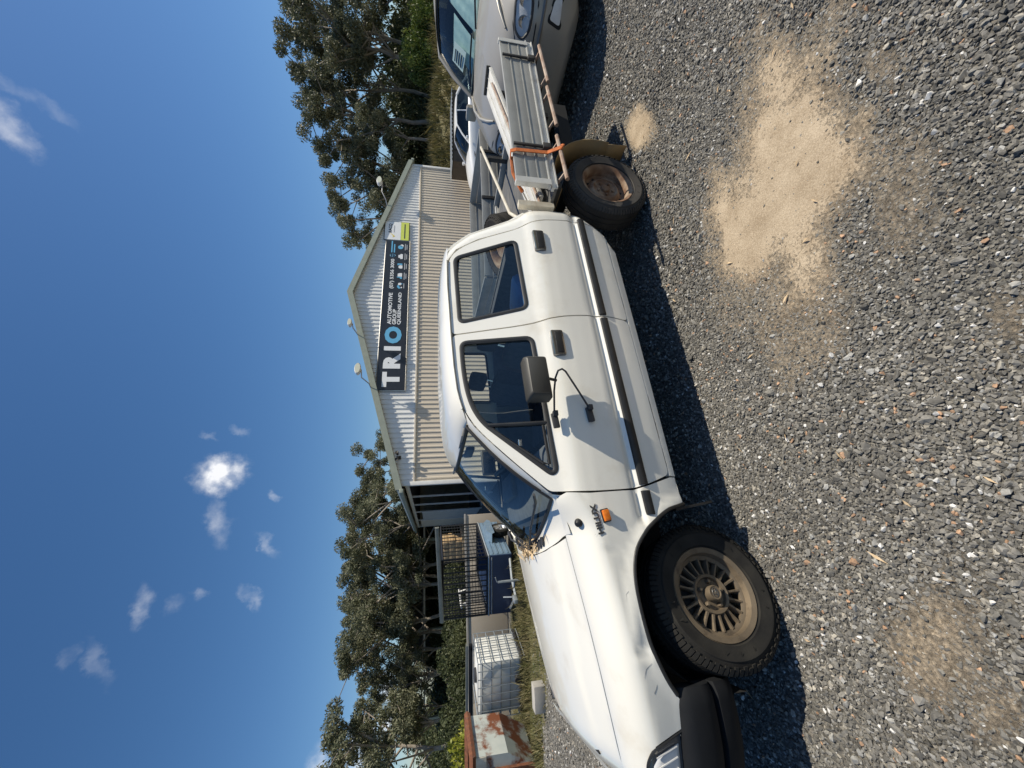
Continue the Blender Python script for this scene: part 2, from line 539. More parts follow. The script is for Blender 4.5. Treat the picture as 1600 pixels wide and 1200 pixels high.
pmat('bright_aluminium', (.68, .67, .63), .5, metal=.4, col2=(.58, .57, .53), vscale=8, rvar=.2, col3=(.40, .36, .30), v3scale=8, v3lo=.58, v3hi=.8)
pmat('dark_metal', (.035, .034, .033), .6, metal=.3, col2=(.06, .055, .05), vscale=10)
pmat('under_black', (.012, .012, .012), .8)
pmat('rust_pipe', (.27, .18, .13), .7, metal=.1, col2=(.38, .30, .24), vscale=14, bump=.1, bscale=120, col3=(.2, .1, .06), v3scale=18)
pmat('cream_pipe', (.62, .58, .48), .5, col2=(.5, .45, .36), vscale=14, col3=(.3, .22, .15), v3scale=10, v3lo=.6, v3hi=.8)
pmat('orange_strap', (.62, .17, .04), .7, col2=(.45, .12, .03), vscale=30, bump=.2, bscale=300)
pmat('tan_mudguard', (.30, .20, .085), .65, col2=(.24, .165, .08), vscale=6, bump=.05, bscale=80)
pmat('seat_cloth', (.05, .055, .065), .9, col2=(.075, .08, .09), vscale=30, bump=.2, bscale=250)
pmat('trim_grey', (.10, .105, .115), .75, col2=(.13, .135, .145), vscale=20)
pmat('interior_liner', (.30, .29, .27), .9, col2=(.25, .24, .22), vscale=10)
pmat('amber_lens', (.75, .20, .015), .2, col2=(.55, .12, .01), vscale=60, coat=.6)
pmat('lamp_reflector', (.72, .72, .70), .25, metal=.0, coat=.5, col2=(.58, .58, .58), vscale=10)
pmat('blue_bag', (.03, .16, .42), .4, col2=(.05, .25, .55), vscale=8)
pmat('dry_leaf', (.42, .30, .17), .8, col2=(.55, .42, .27), vscale=30)
pmat('badge_grey', (.07, .072, .075), .4, metal=.3)
pmat('dark_text', (.02, .02, .022), .5)
glassmat('side_glass', (.86, .90, .90))
glassmat('front_glass', (.86, .92, .90))
glassmat('clear_lens', (.85, .87, .88))
glassmat('suv_glass', (.70, .80, .80))
glassmat('dark_glass', (.16, .19, .2))

# ---------------------------------------------------------------- the ground
from mathutils import noise as mnoise
def gpt(x, y): return hit(x, y)
SAND = []
def sandblob(x, y, dx, dy, s, soft=.5, rough=.25):
    c = hit(x, y); a = hit(x + dx, y); b = hit(x, y + dy)
    u = Vector((a.x - c.x, a.y - c.y)); v = Vector((b.x - c.x, b.y - c.y))
    M = Matrix(((u.x, v.x), (u.y, v.y))).inverted()
    SAND.append((c, M, s, soft, rough))
sandblob(1235, 265, 114, 184, 1.0, 1.5, .46)
sandblob(1165, 350, 76, 100, 1.0, 1.45, .5)
sandblob(1215, 120, 45, 85, .8, 1.2, .45)
sandblob(1262, 395, 66, 85, .75, 1.2, .45)
sandblob(1240, 480, 90, 110, .42, .9, .4)
sandblob(1000, 205, 22, 28, .9, 1.2, .5)
sandblob(1150, 470, 60, 70, .3, .9, .4)
sandblob(1400, 330, 80, 120, .38, .9, .5)
sandblob(1460, 1010, 80, 95, .62, 1.5, .6)
sandblob(1560, 1120, 60, 60, .5, .9, .5)
sandblob(1580, 500, 45, 60, .4, .9, .5)
sandblob(1375, 100, 60, 60, .35, .9, .5)
def sand(x, y):
    best = 0.0
    nz_ = mnoise.fractal(Vector((x * 2.3, y * 2.3, 3.1)), .6, 2.1, 5)
    nf = mnoise.noise(Vector((x * 14, y * 14, 8.2)))
    for c, M, s, soft, rough in SAND:
        dx, dy = x - c.x, y - c.y
        if s <= best: continue
        q = M @ Vector((dx, dy)); r_ = q.length + nz_ * rough + nf * .10
        if r_ < 2.0: best = max(best, s * (1 - sstep(1 - soft * .5, 1 + soft * .5, r_)))
    return best
def grassy(x, y):
    """weedy verge in front of the bins on the left, rough grass far off"""
    n1 = mnoise.fractal(Vector((x * .8, y * .8, 1.7)), .7, 2, 4) * .5
    d = 0.0
    if x < -1.2:
        lo = 5.75 + .10 * (x + 5) + n1
        d = sstep(lo, lo + .5, y) * (1 - sstep(10.2, 11.2, y + n1)) * sstep(-1.8, -2.8, x + n1 * .6)
    d = max(d, sstep(23, 27, y + n1 * 3) * .9, sstep(-14, -18, x + n1 * 3), sstep(19, 23, x + n1 * 3))
    return d
def axis_(lo, hi, step, far0, far1, grow=1.16):
    a = list(np.arange(lo, hi + 1e-6, step)); s_ = step; x = a[-1]
    while x < far1: s_ *= grow; x += s_; a.append(x)
    s_ = step; x = a[0]; pre = []
    while x > far0: s_ *= grow; x -= s_; pre.append(x)
    return pre[::-1] + a
gx = axis_(-3.4, 4.6, .045, -900, 900, 1.14); gy = axis_(.2, 5.2, .045, -300, 1500, 1.14)
gv, gs, gg = [], [], []
for x in gx:
    for y in gy:
        nearf = 1.0 if (abs(x) < 12 and -2 < y < 14) else 0
        z = ground_z(x, y)
        sv = sand(x, y) if nearf else 0.0
        z += mnoise.noise(Vector((x * 1.3, y * 1.3, 0))) * .006 * nearf + sv * .004
        gv.append((x, y, z)); gs.append(sv); gg.append(grassy(x, y))
nyy = len(gy)
gf = [(i * nyy + j, (i + 1) * nyy + j, (i + 1) * nyy + j + 1, i * nyy + j + 1) for i in range(len(gx) - 1) for j in range(nyy - 1)]
gme = bpy.data.meshes.new('ground'); gme.from_pydata(gv, [], gf)
at = gme.attributes.new('sand', 'FLOAT', 'POINT'); at.data.foreach_set('value', gs)
at = gme.attributes.new('grass', 'FLOAT', 'POINT'); at.data.foreach_set('value', gg)
gme.polygons.foreach_set('use_smooth', [True] * len(gme.polygons))
gm = bpy.data.materials.new('gravel_ground'); gm.use_nodes = True
n, l = gm.node_tree.nodes, gm.node_tree.links
b = n['Principled BSDF']; b.inputs['Roughness'].default_value = .9; b.inputs['Specular IOR Level'].default_value = .25
tco = n.new('ShaderNodeTexCoord')
vor = n.new('ShaderNodeTexVoronoi'); vor.inputs['Scale'].default_value = 55; vor.inputs['Randomness'].default_value = 1
l.new(tco.outputs['Object'], vor.inputs['Vector'])
sepc = n.new('ShaderNodeSeparateColor'); l.new(vor.outputs['Color'], sepc.inputs[0])
rp = n.new('ShaderNodeValToRGB'); cr = rp.color_ramp
cr.elements[0].position = 0; cr.elements[0].color = (.075, .074, .068, 1)
cr.elements[1].position = 1; cr.elements[1].color = (.30, .28, .25, 1)
for p_, c_ in ((.45, (.135, .131, .12, 1)), (.8, (.19, .182, .16, 1)), (.93, (.17, .155, .13, 1))):
    e_ = cr.elements.new(p_); e_.color = c_
l.new(sepc.outputs[0], rp.inputs[0])
# fine dust between the stones
nd = n.new('ShaderNodeTexNoise'); nd.inputs['Scale'].default_value = 1.7; nd.inputs['Detail'].default_value = 6
l.new(tco.outputs['Object'], nd.inputs['Vector'])
ndr = n.new('ShaderNodeMapRange'); ndr.inputs['From Min'].default_value = .45; ndr.inputs['From Max'].default_value = .8; ndr.inputs['To Max'].default_value = .55
l.new(nd.outputs['Fac'], ndr.inputs['Value'])
mx0 = n.new('ShaderNodeMix'); mx0.data_type = 'RGBA'; l.new(ndr.outputs[0], mx0.inputs['Factor']); l.new(rp.outputs[0], mx0.inputs['A'])
mx0.inputs['B'].default_value = (.15, .132, .105, 1)
# sand patches, grainy
sat = n.new('ShaderNodeAttribute'); sat.attribute_name = 'sand'
ns = n.new('ShaderNodeTexNoise'); ns.inputs['Scale'].default_value = 70; ns.inputs['Detail'].default_value = 5; ns.inputs['Roughness'].default_value = .7
l.new(tco.outputs['Object'], ns.inputs['Vector'])
sa = n.new('ShaderNodeMath'); sa.operation = 'MULTIPLY_ADD'; sa.inputs[1].default_value = 1.3; sa.inputs[2].default_value = -.65
l.new(ns.outputs['Fac'], sa.inputs[0])
sb = n.new('ShaderNodeMath'); sb.operation = 'ADD'; l.new(sat.outputs['Fac'], sb.inputs[0]); l.new(sa.outputs[0], sb.inputs[1])
sr = n.new('ShaderNodeMapRange'); sr.inputs['From Min'].default_value = .06; sr.inputs['From Max'].default_value = .76
l.new(sb.outputs[0], sr.inputs['Value'])
ns2 = n.new('ShaderNodeTexNoise'); ns2.inputs['Scale'].default_value = 5; ns2.inputs['Detail'].default_value = 8; ns2.inputs['Roughness'].default_value = .7
l.new(tco.outputs['Object'], ns2.inputs['Vector'])
srp = n.new('ShaderNodeValToRGB'); srp.color_ramp.elements[0].position = .3; srp.color_ramp.elements[0].color = (.28, .215, .145, 1)
srp.color_ramp.elements[1].position = .7; srp.color_ramp.elements[1].color = (.47, .385, .28, 1)
nsx = n.new('ShaderNodeTexNoise'); nsx.inputs['Scale'].default_value = 160; nsx.inputs['Detail'].default_value = 3; l.new(tco.outputs['Object'], nsx.inputs['Vector'])
nsy = n.new('ShaderNodeMath'); nsy.operation = 'MULTIPLY_ADD'; nsy.inputs[1].default_value = .75; nsy.inputs[2].default_value = -.375; l.new(nsx.outputs['Fac'], nsy.inputs[0])
nsz = n.new('ShaderNodeMath'); nsz.operation = 'ADD'; l.new(ns2.outputs['Fac'], nsz.inputs[0]); l.new(nsy.outputs[0], nsz.inputs[1])
l.new(nsz.outputs[0], srp.inputs[0])
mx1 = n.new('ShaderNodeMix'); mx1.data_type = 'RGBA'; l.new(sr.outputs[0], mx1.inputs['Factor']); l.new(mx0.outputs['Result'], mx1.inputs['A']); l.new(srp.outputs[0], mx1.inputs['B'])
gat = n.new('ShaderNodeAttribute'); gat.attribute_name = 'grass'
ng = n.new('ShaderNodeTexNoise'); ng.inputs['Scale'].default_value = 2.2; ng.inputs['Detail'].default_value = 8
l.new(tco.outputs['Object'], ng.inputs['Vector'])
grp = n.new('ShaderNodeValToRGB'); grp.color_ramp.elements[0].position = .35; grp.color_ramp.elements[0].color = (.075, .085, .03, 1)
grp.color_ramp.elements[1].position = .65; grp.color_ramp.elements[1].color = (.17, .145, .07, 1)
l.new(ng.outputs['Fac'], grp.inputs[0])
mx2 = n.new('ShaderNodeMix'); mx2.data_type = 'RGBA'; l.new(gat.outputs['Fac'], mx2.inputs['Factor']); l.new(mx1.outputs['Result'], mx2.inputs['A']); l.new(grp.outputs[0], mx2.inputs['B'])
l.new(mx2.outputs['Result'], b.inputs['Base Color'])
inv = n.new('ShaderNodeMath'); inv.operation = 'SUBTRACT'; inv.inputs[0].default_value = 1.0; l.new(sr.outputs[0], inv.inputs[1])
hm = n.new('ShaderNodeMath'); hm.operation = 'MULTIPLY'; l.new(vor.outputs['Distance'], hm.inputs[0]); l.new(inv.outputs[0], hm.inputs[1])
bp0 = n.new('ShaderNodeBump'); bp0.inputs['Strength'].default_value = .9; bp0.inputs['Distance'].default_value = .012; bp0.invert = True
l.new(hm.outputs[0], bp0.inputs['Height'])
bp1 = n.new('ShaderNodeBump'); bp1.inputs['Strength'].default_value = .8; bp1.inputs['Distance'].default_value = .006
l.new(ns.outputs['Fac'], bp1.inputs['Height']); l.new(bp0.outputs[0], bp1.inputs['Normal'])
l.new(bp1.outputs[0], b.inputs['Normal'])
gme.materials.append(gm)
ground = bpy.data.objects.new('ground', gme); COL.objects.link(ground); tag(ground, kind='structure')

# loose stones: one uncountable layer, instanced from a dozen chipped shapes
rng = np.random.default_rng(7)
stone_col = bpy.data.collections.new('stone_shapes')
smat = bpy.data.materials.new('crushed_stone'); smat.use_nodes = True
n, l = smat.node_tree.nodes, smat.node_tree.links
b = n['Principled BSDF']; b.inputs['Roughness'].default_value = .78; b.inputs['Specular IOR Level'].default_value = .35
ia = n.new('ShaderNodeAttribute'); ia.attribute_type = 'INSTANCER'; ia.attribute_name = 'tint'
ti = n.new('ShaderNodeTexCoord')
nn_ = n.new('ShaderNodeTexNoise'); nn_.inputs['Scale'].default_value = 3; nn_.inputs['Detail'].default_value = 4; l.new(ti.outputs['Object'], nn_.inputs['Vector'])
nm = n.new('ShaderNodeMapRange'); nm.inputs['From Min'].default_value = .3; nm.inputs['From Max'].default_value = .7; nm.inputs['To Min'].default_value = .75; nm.inputs['To Max'].default_value = 1.25
l.new(nn_.outputs['Fac'], nm.inputs['Value'])
vm = n.new('ShaderNodeVectorMath'); vm.operation = 'SCALE'; l.new(ia.outputs['Color'], vm.inputs[0]); l.new(nm.outputs[0], vm.inputs['Scale'])
l.new(vm.outputs[0], b.inputs['Base Color'])
for k in range(12):
    rr = random.Random(50 + k); bm = bmesh.new()
    for i in range(13):
        th_ = rr.random() * 6.283; zz = rr.uniform(-1, 1); q = math.sqrt(1 - zz * zz); s_ = rr.uniform(.8, 1.08)
        bm.verts.new((q * math.cos(th_) * s_ * .56, q * math.sin(th_) * s_ * .43, zz * s_ * .33))
    bmesh.ops.convex_hull(bm, input=bm.verts[:])
    for v in [v for v in bm.verts if not v.link_faces]: bm.verts.remove(v)
    me = bpy.data.meshes.new('stone'); bm.to_mesh(me); bm.free(); me.materials.append(smat)
    stone_col.objects.link(bpy.data.objects.new('stone_shape', me))
pts, sc, tint = [], [], []
def scatter(x0, x1, y0, y1, cell, keep, size):
    for x in np.arange(x0, x1, cell):
        for y in np.arange(y0, y1, cell):
            px, py = x + rng.random() * cell, y + rng.random() * cell
            if abs(px) > 1.1 * py + 1.3: continue
            if not keep(px, py): continue
            sv = sand(px, py)
            pr = 1.0 - min(1, sv * 1.12)
            pr = max(pr ** .9, .05)
            if rng.random() > pr: continue
            g_ = grassy(px, py)
            if rng.random() < g_ * .85: continue
            lfn = mnoise.fractal(Vector((px * .9, py * .9, 7.7)), .7, 2.0, 4)
            if rng.random() < .55 * sstep(.05, .55, lfn): continue
            lf = 1.0 + .22 * mnoise.noise(Vector((px * 1.6, py * 1.6, 2.2)))
            s_ = size * (1.0 + .28 * mnoise.noise(Vector((px * 1.1, py * 1.1, 9.1)))) * math.exp(rng.normal() * .32) * (1.0 if sv < .3 else .85)
            pts.append((px, py, ground_z(px, py) + s_ * (rng.uniform(.02, .24) - .15 * min(1, sv * 1.5)) + mnoise.noise(Vector((px * 1.3, py * 1.3, 0))) * .006)); sc.append(s_)
            t_ = rng.random(); v_ = (.078 + .130 * rng.random() ** 1.1) * lf
            if t_ < .76: c = (v_ * 1.05, v_, v_ * .90)
            elif t_ < .88: v_ *= 1.7; c = (v_ * 1.08, v_, v_ * .85)
            elif t_ < .968: v_ = .20 + .16 * rng.random(); c = (v_, v_ * .98, v_ * .92)
            elif t_ < .985: v_ = .46 + .2 * rng.random(); c = (v_, v_ * .98, v_ * .94)
            else: v_ = .2 + .12 * rng.random(); c = (v_ * 1.5, v_ * .95, v_ * .6)
            tint.append((*c, 1.0))
scatter(-3.5, 3.6, -.2, 2.2, .0105, lambda x, y: True, .0146)
scatter(-5.2, 5.2, 2.2, 3.9, .0150, lambda x, y: True, .0175)
scatter(-9, 7.5, 3.9, 7.2, .037, lambda x, y: True, .027)
P_ = np.array(pts, dtype=np.float32); NS = len(P_)
sme = bpy.data.meshes.new('gravel'); sme.vertices.add(NS); sme.vertices.foreach_set('co', P_.ravel())
a_ = sme.attributes.new('size', 'FLOAT', 'POINT'); a_.data.foreach_set('value', np.array(sc, dtype=np.float32))
a_ = sme.attributes.new('turn', 'FLOAT_VECTOR', 'POINT')
rot_ = np.stack([rng.normal(0, .45, NS), rng.normal(0, .45, NS), rng.uniform(0, 6.283, NS)], 1).astype(np.float32)
a_.data.foreach_set('vector', rot_.ravel())
a_ = sme.attributes.new('which', 'INT', 'POINT'); a_.data.foreach_set('value', rng.integers(0, 12, NS).astype(np.int32))
a_ = sme.attributes.new('tint', 'FLOAT_COLOR', 'POINT'); a_.data.foreach_set('color', np.array(tint, dtype=np.float32).ravel())
gravel = bpy.data.objects.new('gravel', sme); COL.objects.link(gravel)
tag(gravel, 'loose dark grey crushed stone gravel covering the yard', 'gravel', kind='stuff')
ng_ = bpy.data.node_groups.new('scatter_stones', 'GeometryNodeTree')
ng_.interface.new_socket('Geometry', in_out='INPUT', socket_type='NodeSocketGeometry')
ng_.interface.new_socket('Geometry', in_out='OUTPUT', socket_type='NodeSocketGeometry')
N_, L_ = ng_.nodes, ng_.links
gi, go = N_.new('NodeGroupInput'), N_.new('NodeGroupOutput')
iop = N_.new('GeometryNodeInstanceOnPoints'); ci = N_.new('GeometryNodeCollectionInfo')
ci.inputs['Collection'].default_value = stone_col; ci.inputs['Separate Children'].default_value = True; ci.inputs['Reset Children'].default_value = True
def nattr(nm_, ty):
    q = N_.new('GeometryNodeInputNamedAttribute'); q.data_type = ty; q.inputs['Name'].default_value = nm_; return q.outputs['Attribute']
L_.new(gi.outputs[0], iop.inputs['Points']); L_.new(ci.outputs[0], iop.inputs['Instance'])
iop.inputs['Pick Instance'].default_value = True
L_.new(nattr('which', 'INT'), iop.inputs['Instance Index'])
e2r = N_.new('FunctionNodeEulerToRotation'); L_.new(nattr('turn', 'FLOAT_VECTOR'), e2r.inputs[0]); L_.new(e2r.outputs[0], iop.inputs['Rotation'])
L_.new(nattr('size', 'FLOAT'), iop.inputs['Scale'])
L_.new(iop.outputs[0], go.inputs[0])
gmod = gravel.modifiers.new('scatter', 'NODES'); gmod.node_group = ng_
# ================================================================ the white dual-cab utility
UTE = thing('utility_truck', 'white dual-cab utility truck with bronze front wheel parked on the gravel', 'utility truck', (-1.3763, 2.2874, 0), R(204.1))
TILT = .028
SIDE = [(.34, .755), (.38, .772), (.41, .785), (.44, .796), (.50, .810), (.56, .820), (.61, .826), (.660, .828), (.680, .809), (.7075, .824), (.73, .829),
        (.80, .833), (.88, .835), (.95, .832), (.985, .826), (1.01, .817), (1.03, .806), (1.05, .796), (1.08, .787), (1.50, .660), (1.62, .622)]
SIDE0 = [p for p in SIDE if p[0] not in (.680, .7075)]
def rear_edge(z):
    return interp([(.43, -2.28), (.49, -2.39), (.56, -2.445), (.656, -2.51), (.75, -2.534), (.9, -2.525), (1.02, -2.515), (1.12, -2.47), (1.40, -2.40), (1.50, -2.33), (1.567, -2.26), (1.6, -2.2)], z)
def side_y(x, z):
    zp = z + TILT * (x + 1.58)
    g_ = 1 - sstep(-.45, -.36, x)
    # smooth the table a little
    y = 0.0
    for d_, w_ in ((-.006, .25), (0, .5), (.006, .25)):
        y += w_ * (interp(SIDE, zp + d_) * g_ + interp(SIDE0, zp + d_) * (1 - g_))
    if x > -.10: y -= .20 * (x + .10) ** 2
    d_ = x - rear_edge(z)
    if d_ < .14: y -= .11 * (1 - max(d_, -.02) / .14) ** 2
    return y
def f_side(x, z): return (x, side_y(x, z), z)
def bonnet_z(x):
    return .990 - .150 * (x + .378) - .05 * max(0, x - .25) ** 2 - 2.2 * max(0, x - .55) ** 2 + .040 * sstep(-.38, -.57, x)
def bonnet_y(x): return .625 - .16 * max(0, x + .10) ** 2 + .115 * sstep(-.37, -.57, x)
def dent(x, z):
    d_ = 0.0
    for cx_, cz_, rx, rz, amp in ((.10, .765, .045, .030, -.012), (.03, .770, .06, .012, -.005), (.15, .79, .025, .04, .004), (-.30, .84, .018, .05, -.004)):
        d_ += amp * math.exp(-((x - cx_) / rx) ** 2 - ((z - cz_) / rz) ** 2)
    return d_
def f_fender(x, t):
    zb = bonnet_z(x); w0 = .115
    if t <= zb - w0:
        y = side_y(x, t)
        # rolled wheel-arch lip
        dx, dz = x + .055, t - .335
        r_ = math.hypot(dx / 1.0, dz)
        if r_ < .50: y += .012 * sstep(.50, .43, r_)
        return (x, y + dent(x, t), t)
    y0 = side_y(x, zb - w0); s_ = min(1.15, (t - zb + w0) / .27); a = s_ * math.pi / 2
    yb = bonnet_y(x)
    return (x, yb + (y0 - yb) * math.cos(min(a, math.pi / 2)) - max(0, a - math.pi / 2) * .07 + dent(x, t) * (1 - min(1, s_)), zb - w0 + w0 * math.sin(min(a, math.pi / 2)))
ROWS = [.655, .662, .672, .680, .690, .70, .7085, .72]

# --- outlines (x forward of the front axle, z up)
WIN_F = roundpoly([(-1.487, 1.499, .05), (-1.30, 1.492, .1), (-1.16, 1.474, .1), (-1.054, 1.445, .08), (-.959, 1.392, .06), (-.655, 1.072, .03), (-.675, 1.036, .035), (-1.462, 1.082, .05)])
WIN_R = roundpoly([(-2.126, 1.522, .05), (-1.612, 1.502, .045), (-1.655, 1.088, .05), (-2.20, 1.116, .05)])
DOOR_F = roundpoly([(-.580, 1.087, .02), (-.70, 1.205, .1), (-.83, 1.325, .1), (-.95, 1.428, .1), (-1.06, 1.487, .12), (-1.18, 1.514, .1), (-1.33, 1.529, .1), (-1.535, 1.540, .03), (-1.537, 1.30, .1), (-1.540, 1.085, .1), (-1.577, .871, .1),
                   (-1.589, .706, .06), (-1.585, .58, .05), (-1.572, .466, .03), (-.628, .440, .03), (-.584, .576, .1), (-.565, .669, .08), (-.563, .902, .1)])
DOOR_R = roundpoly([(-1.543, 1.541, .03), (-1.9, 1.556, .1), (-2.105, 1.556, .07), (-2.185, 1.50, .08), (-2.245, 1.36, .1), (-2.285, 1.12, .06), (-2.312, 1.045, .1), (-2.338, .933, .1), (-2.358, .734, .1), (-2.343, .586, .08), (-2.285, .487, .05),
                   (-1.580, .466, .03), (-1.593, .58, .05), (-1.597, .706, .06), (-1.585, .871, .1), (-1.548, 1.085, .1), (-1.545, 1.30, .1)])
for nm, dr, wn_, in (('front_door', DOOR_F, WIN_F), ('rear_door', DOOR_R, WIN_R)):
    doors = panel(nm, dr, f_side, 'white_paint', UTE, holes=[wn_], rows=ROWS, tilt=TILT)
    for d_ in doors:
        s_ = 1 if d_.data.vertices[0].co.y > 0 else -1
        # push-pull handle in its dished plate
        hx, hz = (-1.392, .955) if nm == 'front_door' else (-2.153, .980)
        yb = side_y(hx, hz)
        mb = MB(); mb.box((hx, s_ * (yb + .004), hz), (.165, .030, .078), (0, TILT, 0), bev=.0145)
        h_ = mb.build('handle', 'dark_chrome', d_)
        mb = MB(); mb.box((hx, s_ * (yb + .0165), hz - .006), (.132, .012, .042), (0, TILT, 0), bev=.005)
        mb.box((hx + .06, s_ * (yb + .015), hz - .006), (.022, .012, .04), (0, TILT, 0), bev=.004)
        mb.build('handle_recess', 'black_rubber', d_)
        # rubbing strip
        xa, xb = (-.580, -1.572) if nm == 'front_door' else (-1.600, -2.375)
        mb = MB()
        def strip(u, v):
            zc = .637 - TILT * (u + 1.58)
            prof = [(-.024, 0), (-.020, .012), (-.006, .017), (.006, .017), (.020, .012), (.024, 0)]
            dz, dy = prof[v]
            return (u, s_ * (side_y(u, zc) + dy - .001), zc + dz)
        us = [xa + (xb - xa) * i / 16 for i in range(17)]
        mb.grid(strip, us, list(range(6)))
        mb.add([strip(us[0], v) for v in range(6)], [tuple(range(6))]); mb.add([strip(us[-1], v) for v in range(6)], [tuple(range(6))])
        mb.build('rubbing_strip', 'black_rubber', d_)
    ribbon('window_seal', wn_, -.004, .021, f_side, .003, 'black_rubber', UTE)
    panel('window_glass', inset(wn_, .014), lambda x, z: (x, side_y(x, z) - .012, z), 'side_glass', UTE, thick=0, step=.08)
    # door card seen through the glass
    for s_ in (1, -1):
        mb = MB()
        xa, xb = (-.64, -1.53) if nm == 'front_door' else (-1.60, -2.27)
        mb.box(((xa + xb) / 2, s_ * .735, .76), (abs(xb - xa), .03, .60), bev=.01)
        mb.build('door_trim', 'trim_grey', UTE)
        # cover the opening behind the window frame: inner frame strip
# quarter-light bar
for s_ in (1, -1):
    mb = MB(); xq = -.94
    mb.tube([(xq - .012, s_ * (side_y(xq, 1.36) - .004), 1.365), (xq + .006, s_ * (side_y(xq, 1.07) - .004), 1.066)], .012, 8)
    mb.tube([(xq + .01, s_ * (side_y(xq, 1.35)), 1.345), (-.72, s_ * (side_y(-.72, 1.1)), 1.105), (-.715, s_ * side_y(-.72, 1.07), 1.075), (xq + .02, s_ * side_y(xq, 1.07), 1.085)], .008, 6)
    q = mb.build('quarter_light_frame', 'black_rubber', UTE)
    mb = MB(); mb.box((-.845, s_ * (side_y(-.83, 1.2) - .02), 1.205), (.035, .012, .02), bev=.004); mb.build('quarter_light_catch', 'chrome', UTE)

# fender
ARCH = [(-.477, .400), (-.468, .440), (-.455, .50), (-.429, .558), (-.395, .613), (-.359, .660), (-.291, .722), (-.219, .752), (-.133, .765), (-.037, .762), (.054, .749), (.145, .724), (.226, .688), (.282, .652)]
def spline(P, n_=4):
    out = []
    for i in range(len(P) - 1):
        p0, p1, p2, p3 = (Vector(P[max(0, min(len(P) - 1, i + d_))]) for d_ in (-1, 0, 1, 2))
        for k in range(n_):
            t = k / n_; q = .5 * ((2 * p1) + (p2 - p0) * t + (2 * p0 - 5 * p1 + 4 * p2 - p3) * t * t + (-p0 + 3 * p1 - 3 * p2 + p3) * t ** 3); out.append((q.x, q.y))
    return out + [tuple(P[-1])]
ARCH = spline(ARCH)
FEND = [(-.612, .404), (-.612, .437)] + [(-.576, .576), (-.557, .669), (-.555, .902), (-.567, 1.062)]
top_f = [(x, bonnet_z(x) + .150) for x in (-.54, -.50, -.44, -.375, -.2, 0, .2, .35, .45, .55, .65)]
FEND = FEND + top_f + [(.655, .822), (.56, .818), (.495, .815), (.444, .782), (.418, .70), (.392, .617), (.30, .640)] + ARCH[::-1]
for o in panel('front_fender', FEND, f_fender, 'white_paint', UTE, rows=ROWS, tilt=TILT, step=.03):
    s_ = 1 if o.data.vertices[0].co.y > 0 else -1
    # black wheel-arch edge
    mb = MB(); mb.tube([(x, s_ * (f_fender(x, z)[1] - .003), z - .004) for x, z in ARCH], .009, 8)
    mb.build('arch_edge', 'black_rubber', o)
    mb = MB()
    def strip2(u, v):
        zc = .637 - TILT * (u + 1.58)
        dz, dy = [(-.024, 0), (-.020, .012), (-.006, .017), (.006, .017), (.020, .012), (.024, 0)][v]
        return (u, s_ * (side_y(u, zc) + dy - .001), zc + dz)
    us = [-.550, -.52, -.48, -.435]
    mb.grid(strip2, us, list(range(6))); mb.add([strip2(us[0], v) for v in range(6)], [tuple(range(6))]); mb.add([strip2(us[-1], v) for v in range(6)], [tuple(range(6))])
    mb.build('rubbing_strip', 'black_rubber', o)
    # amber repeater, badge, aerial stub
    mb = MB(); mb.box((-.446, s_ * (side_y(-.446, .847) + .010), .847), (.052, .030, .032), (0, .15, 0), bev=.006); mb.build('side_indicator', 'amber_lens', o)
    mb = MB(); mb.box((-.446, s_ * (side_y(-.446, .847) + .002), .847), (.062, .014, .040), (0, .15, 0), bev=.004); mb.build('indicator_base', 'black_rubber', o)
    M = Matrix.Translation((-.505 if s_ > 0 else -.370, s_ * (f_fender(-.45, .89)[1] + .002), .898 if s_ > 0 else .872))
    ax = Matrix(((1, 0, 0), (0, 0, 1), (0, 1, 0))) if s_ < 0 else Matrix(((-1, 0, 0), (0, 0, 1), (0, 1, 0)))
    # left side reads towards the tail, so the letters run from front to back
    X = Vector((-1, 0, .17)) if s_ > 0 else Vector((1, 0, -.17)); X.normalize(); Z = Vector((0, s_, 0)); Y = Z.cross(X)
    B = Matrix((X, Y, Z)).transposed().to_4x4()
    start = (-.368, 0, .866) if s_ > 0 else (-.508, 0, .89)
    text('model_badge', 'HILUX', .05, 'badge_grey', o, Matrix.Translation((start[0], s_ * (f_fender(-.45, .885)[1] + .003), start[2])) @ B, extrude=.0012, bold=.0022, width=.138, height=.030)
mb = MB(); M = Matrix.Translation(f_fender(-.425, bonnet_z(-.425) + .012)); mb.lathe([(.021, 0), (.020, .010), (.012, .020), (.0, .024)], 16, M @ Matrix.Rotation(R(-35), 4, 'X'))
mb.build('aerial_base', 'black_rubber', UTE)

for P in ([(.155, .748), (.175, .775), (.205, .79)], [(.235, .735), (.25, .742), (.262, .752), (.268, .748)], [(-.12, .80), (-.11, .812), (-.08, .815)], [(-.37, .905), (-.362, .915)]):
    mb = MB(); mb.tube([(x, f_fender(x, z)[1] + .0006, z) for x, z in P], [.0003] + [.0006] * (len(P) - 2) + [.0002], 4); mb.build('paint_scratch', 'dark_metal', UTE)
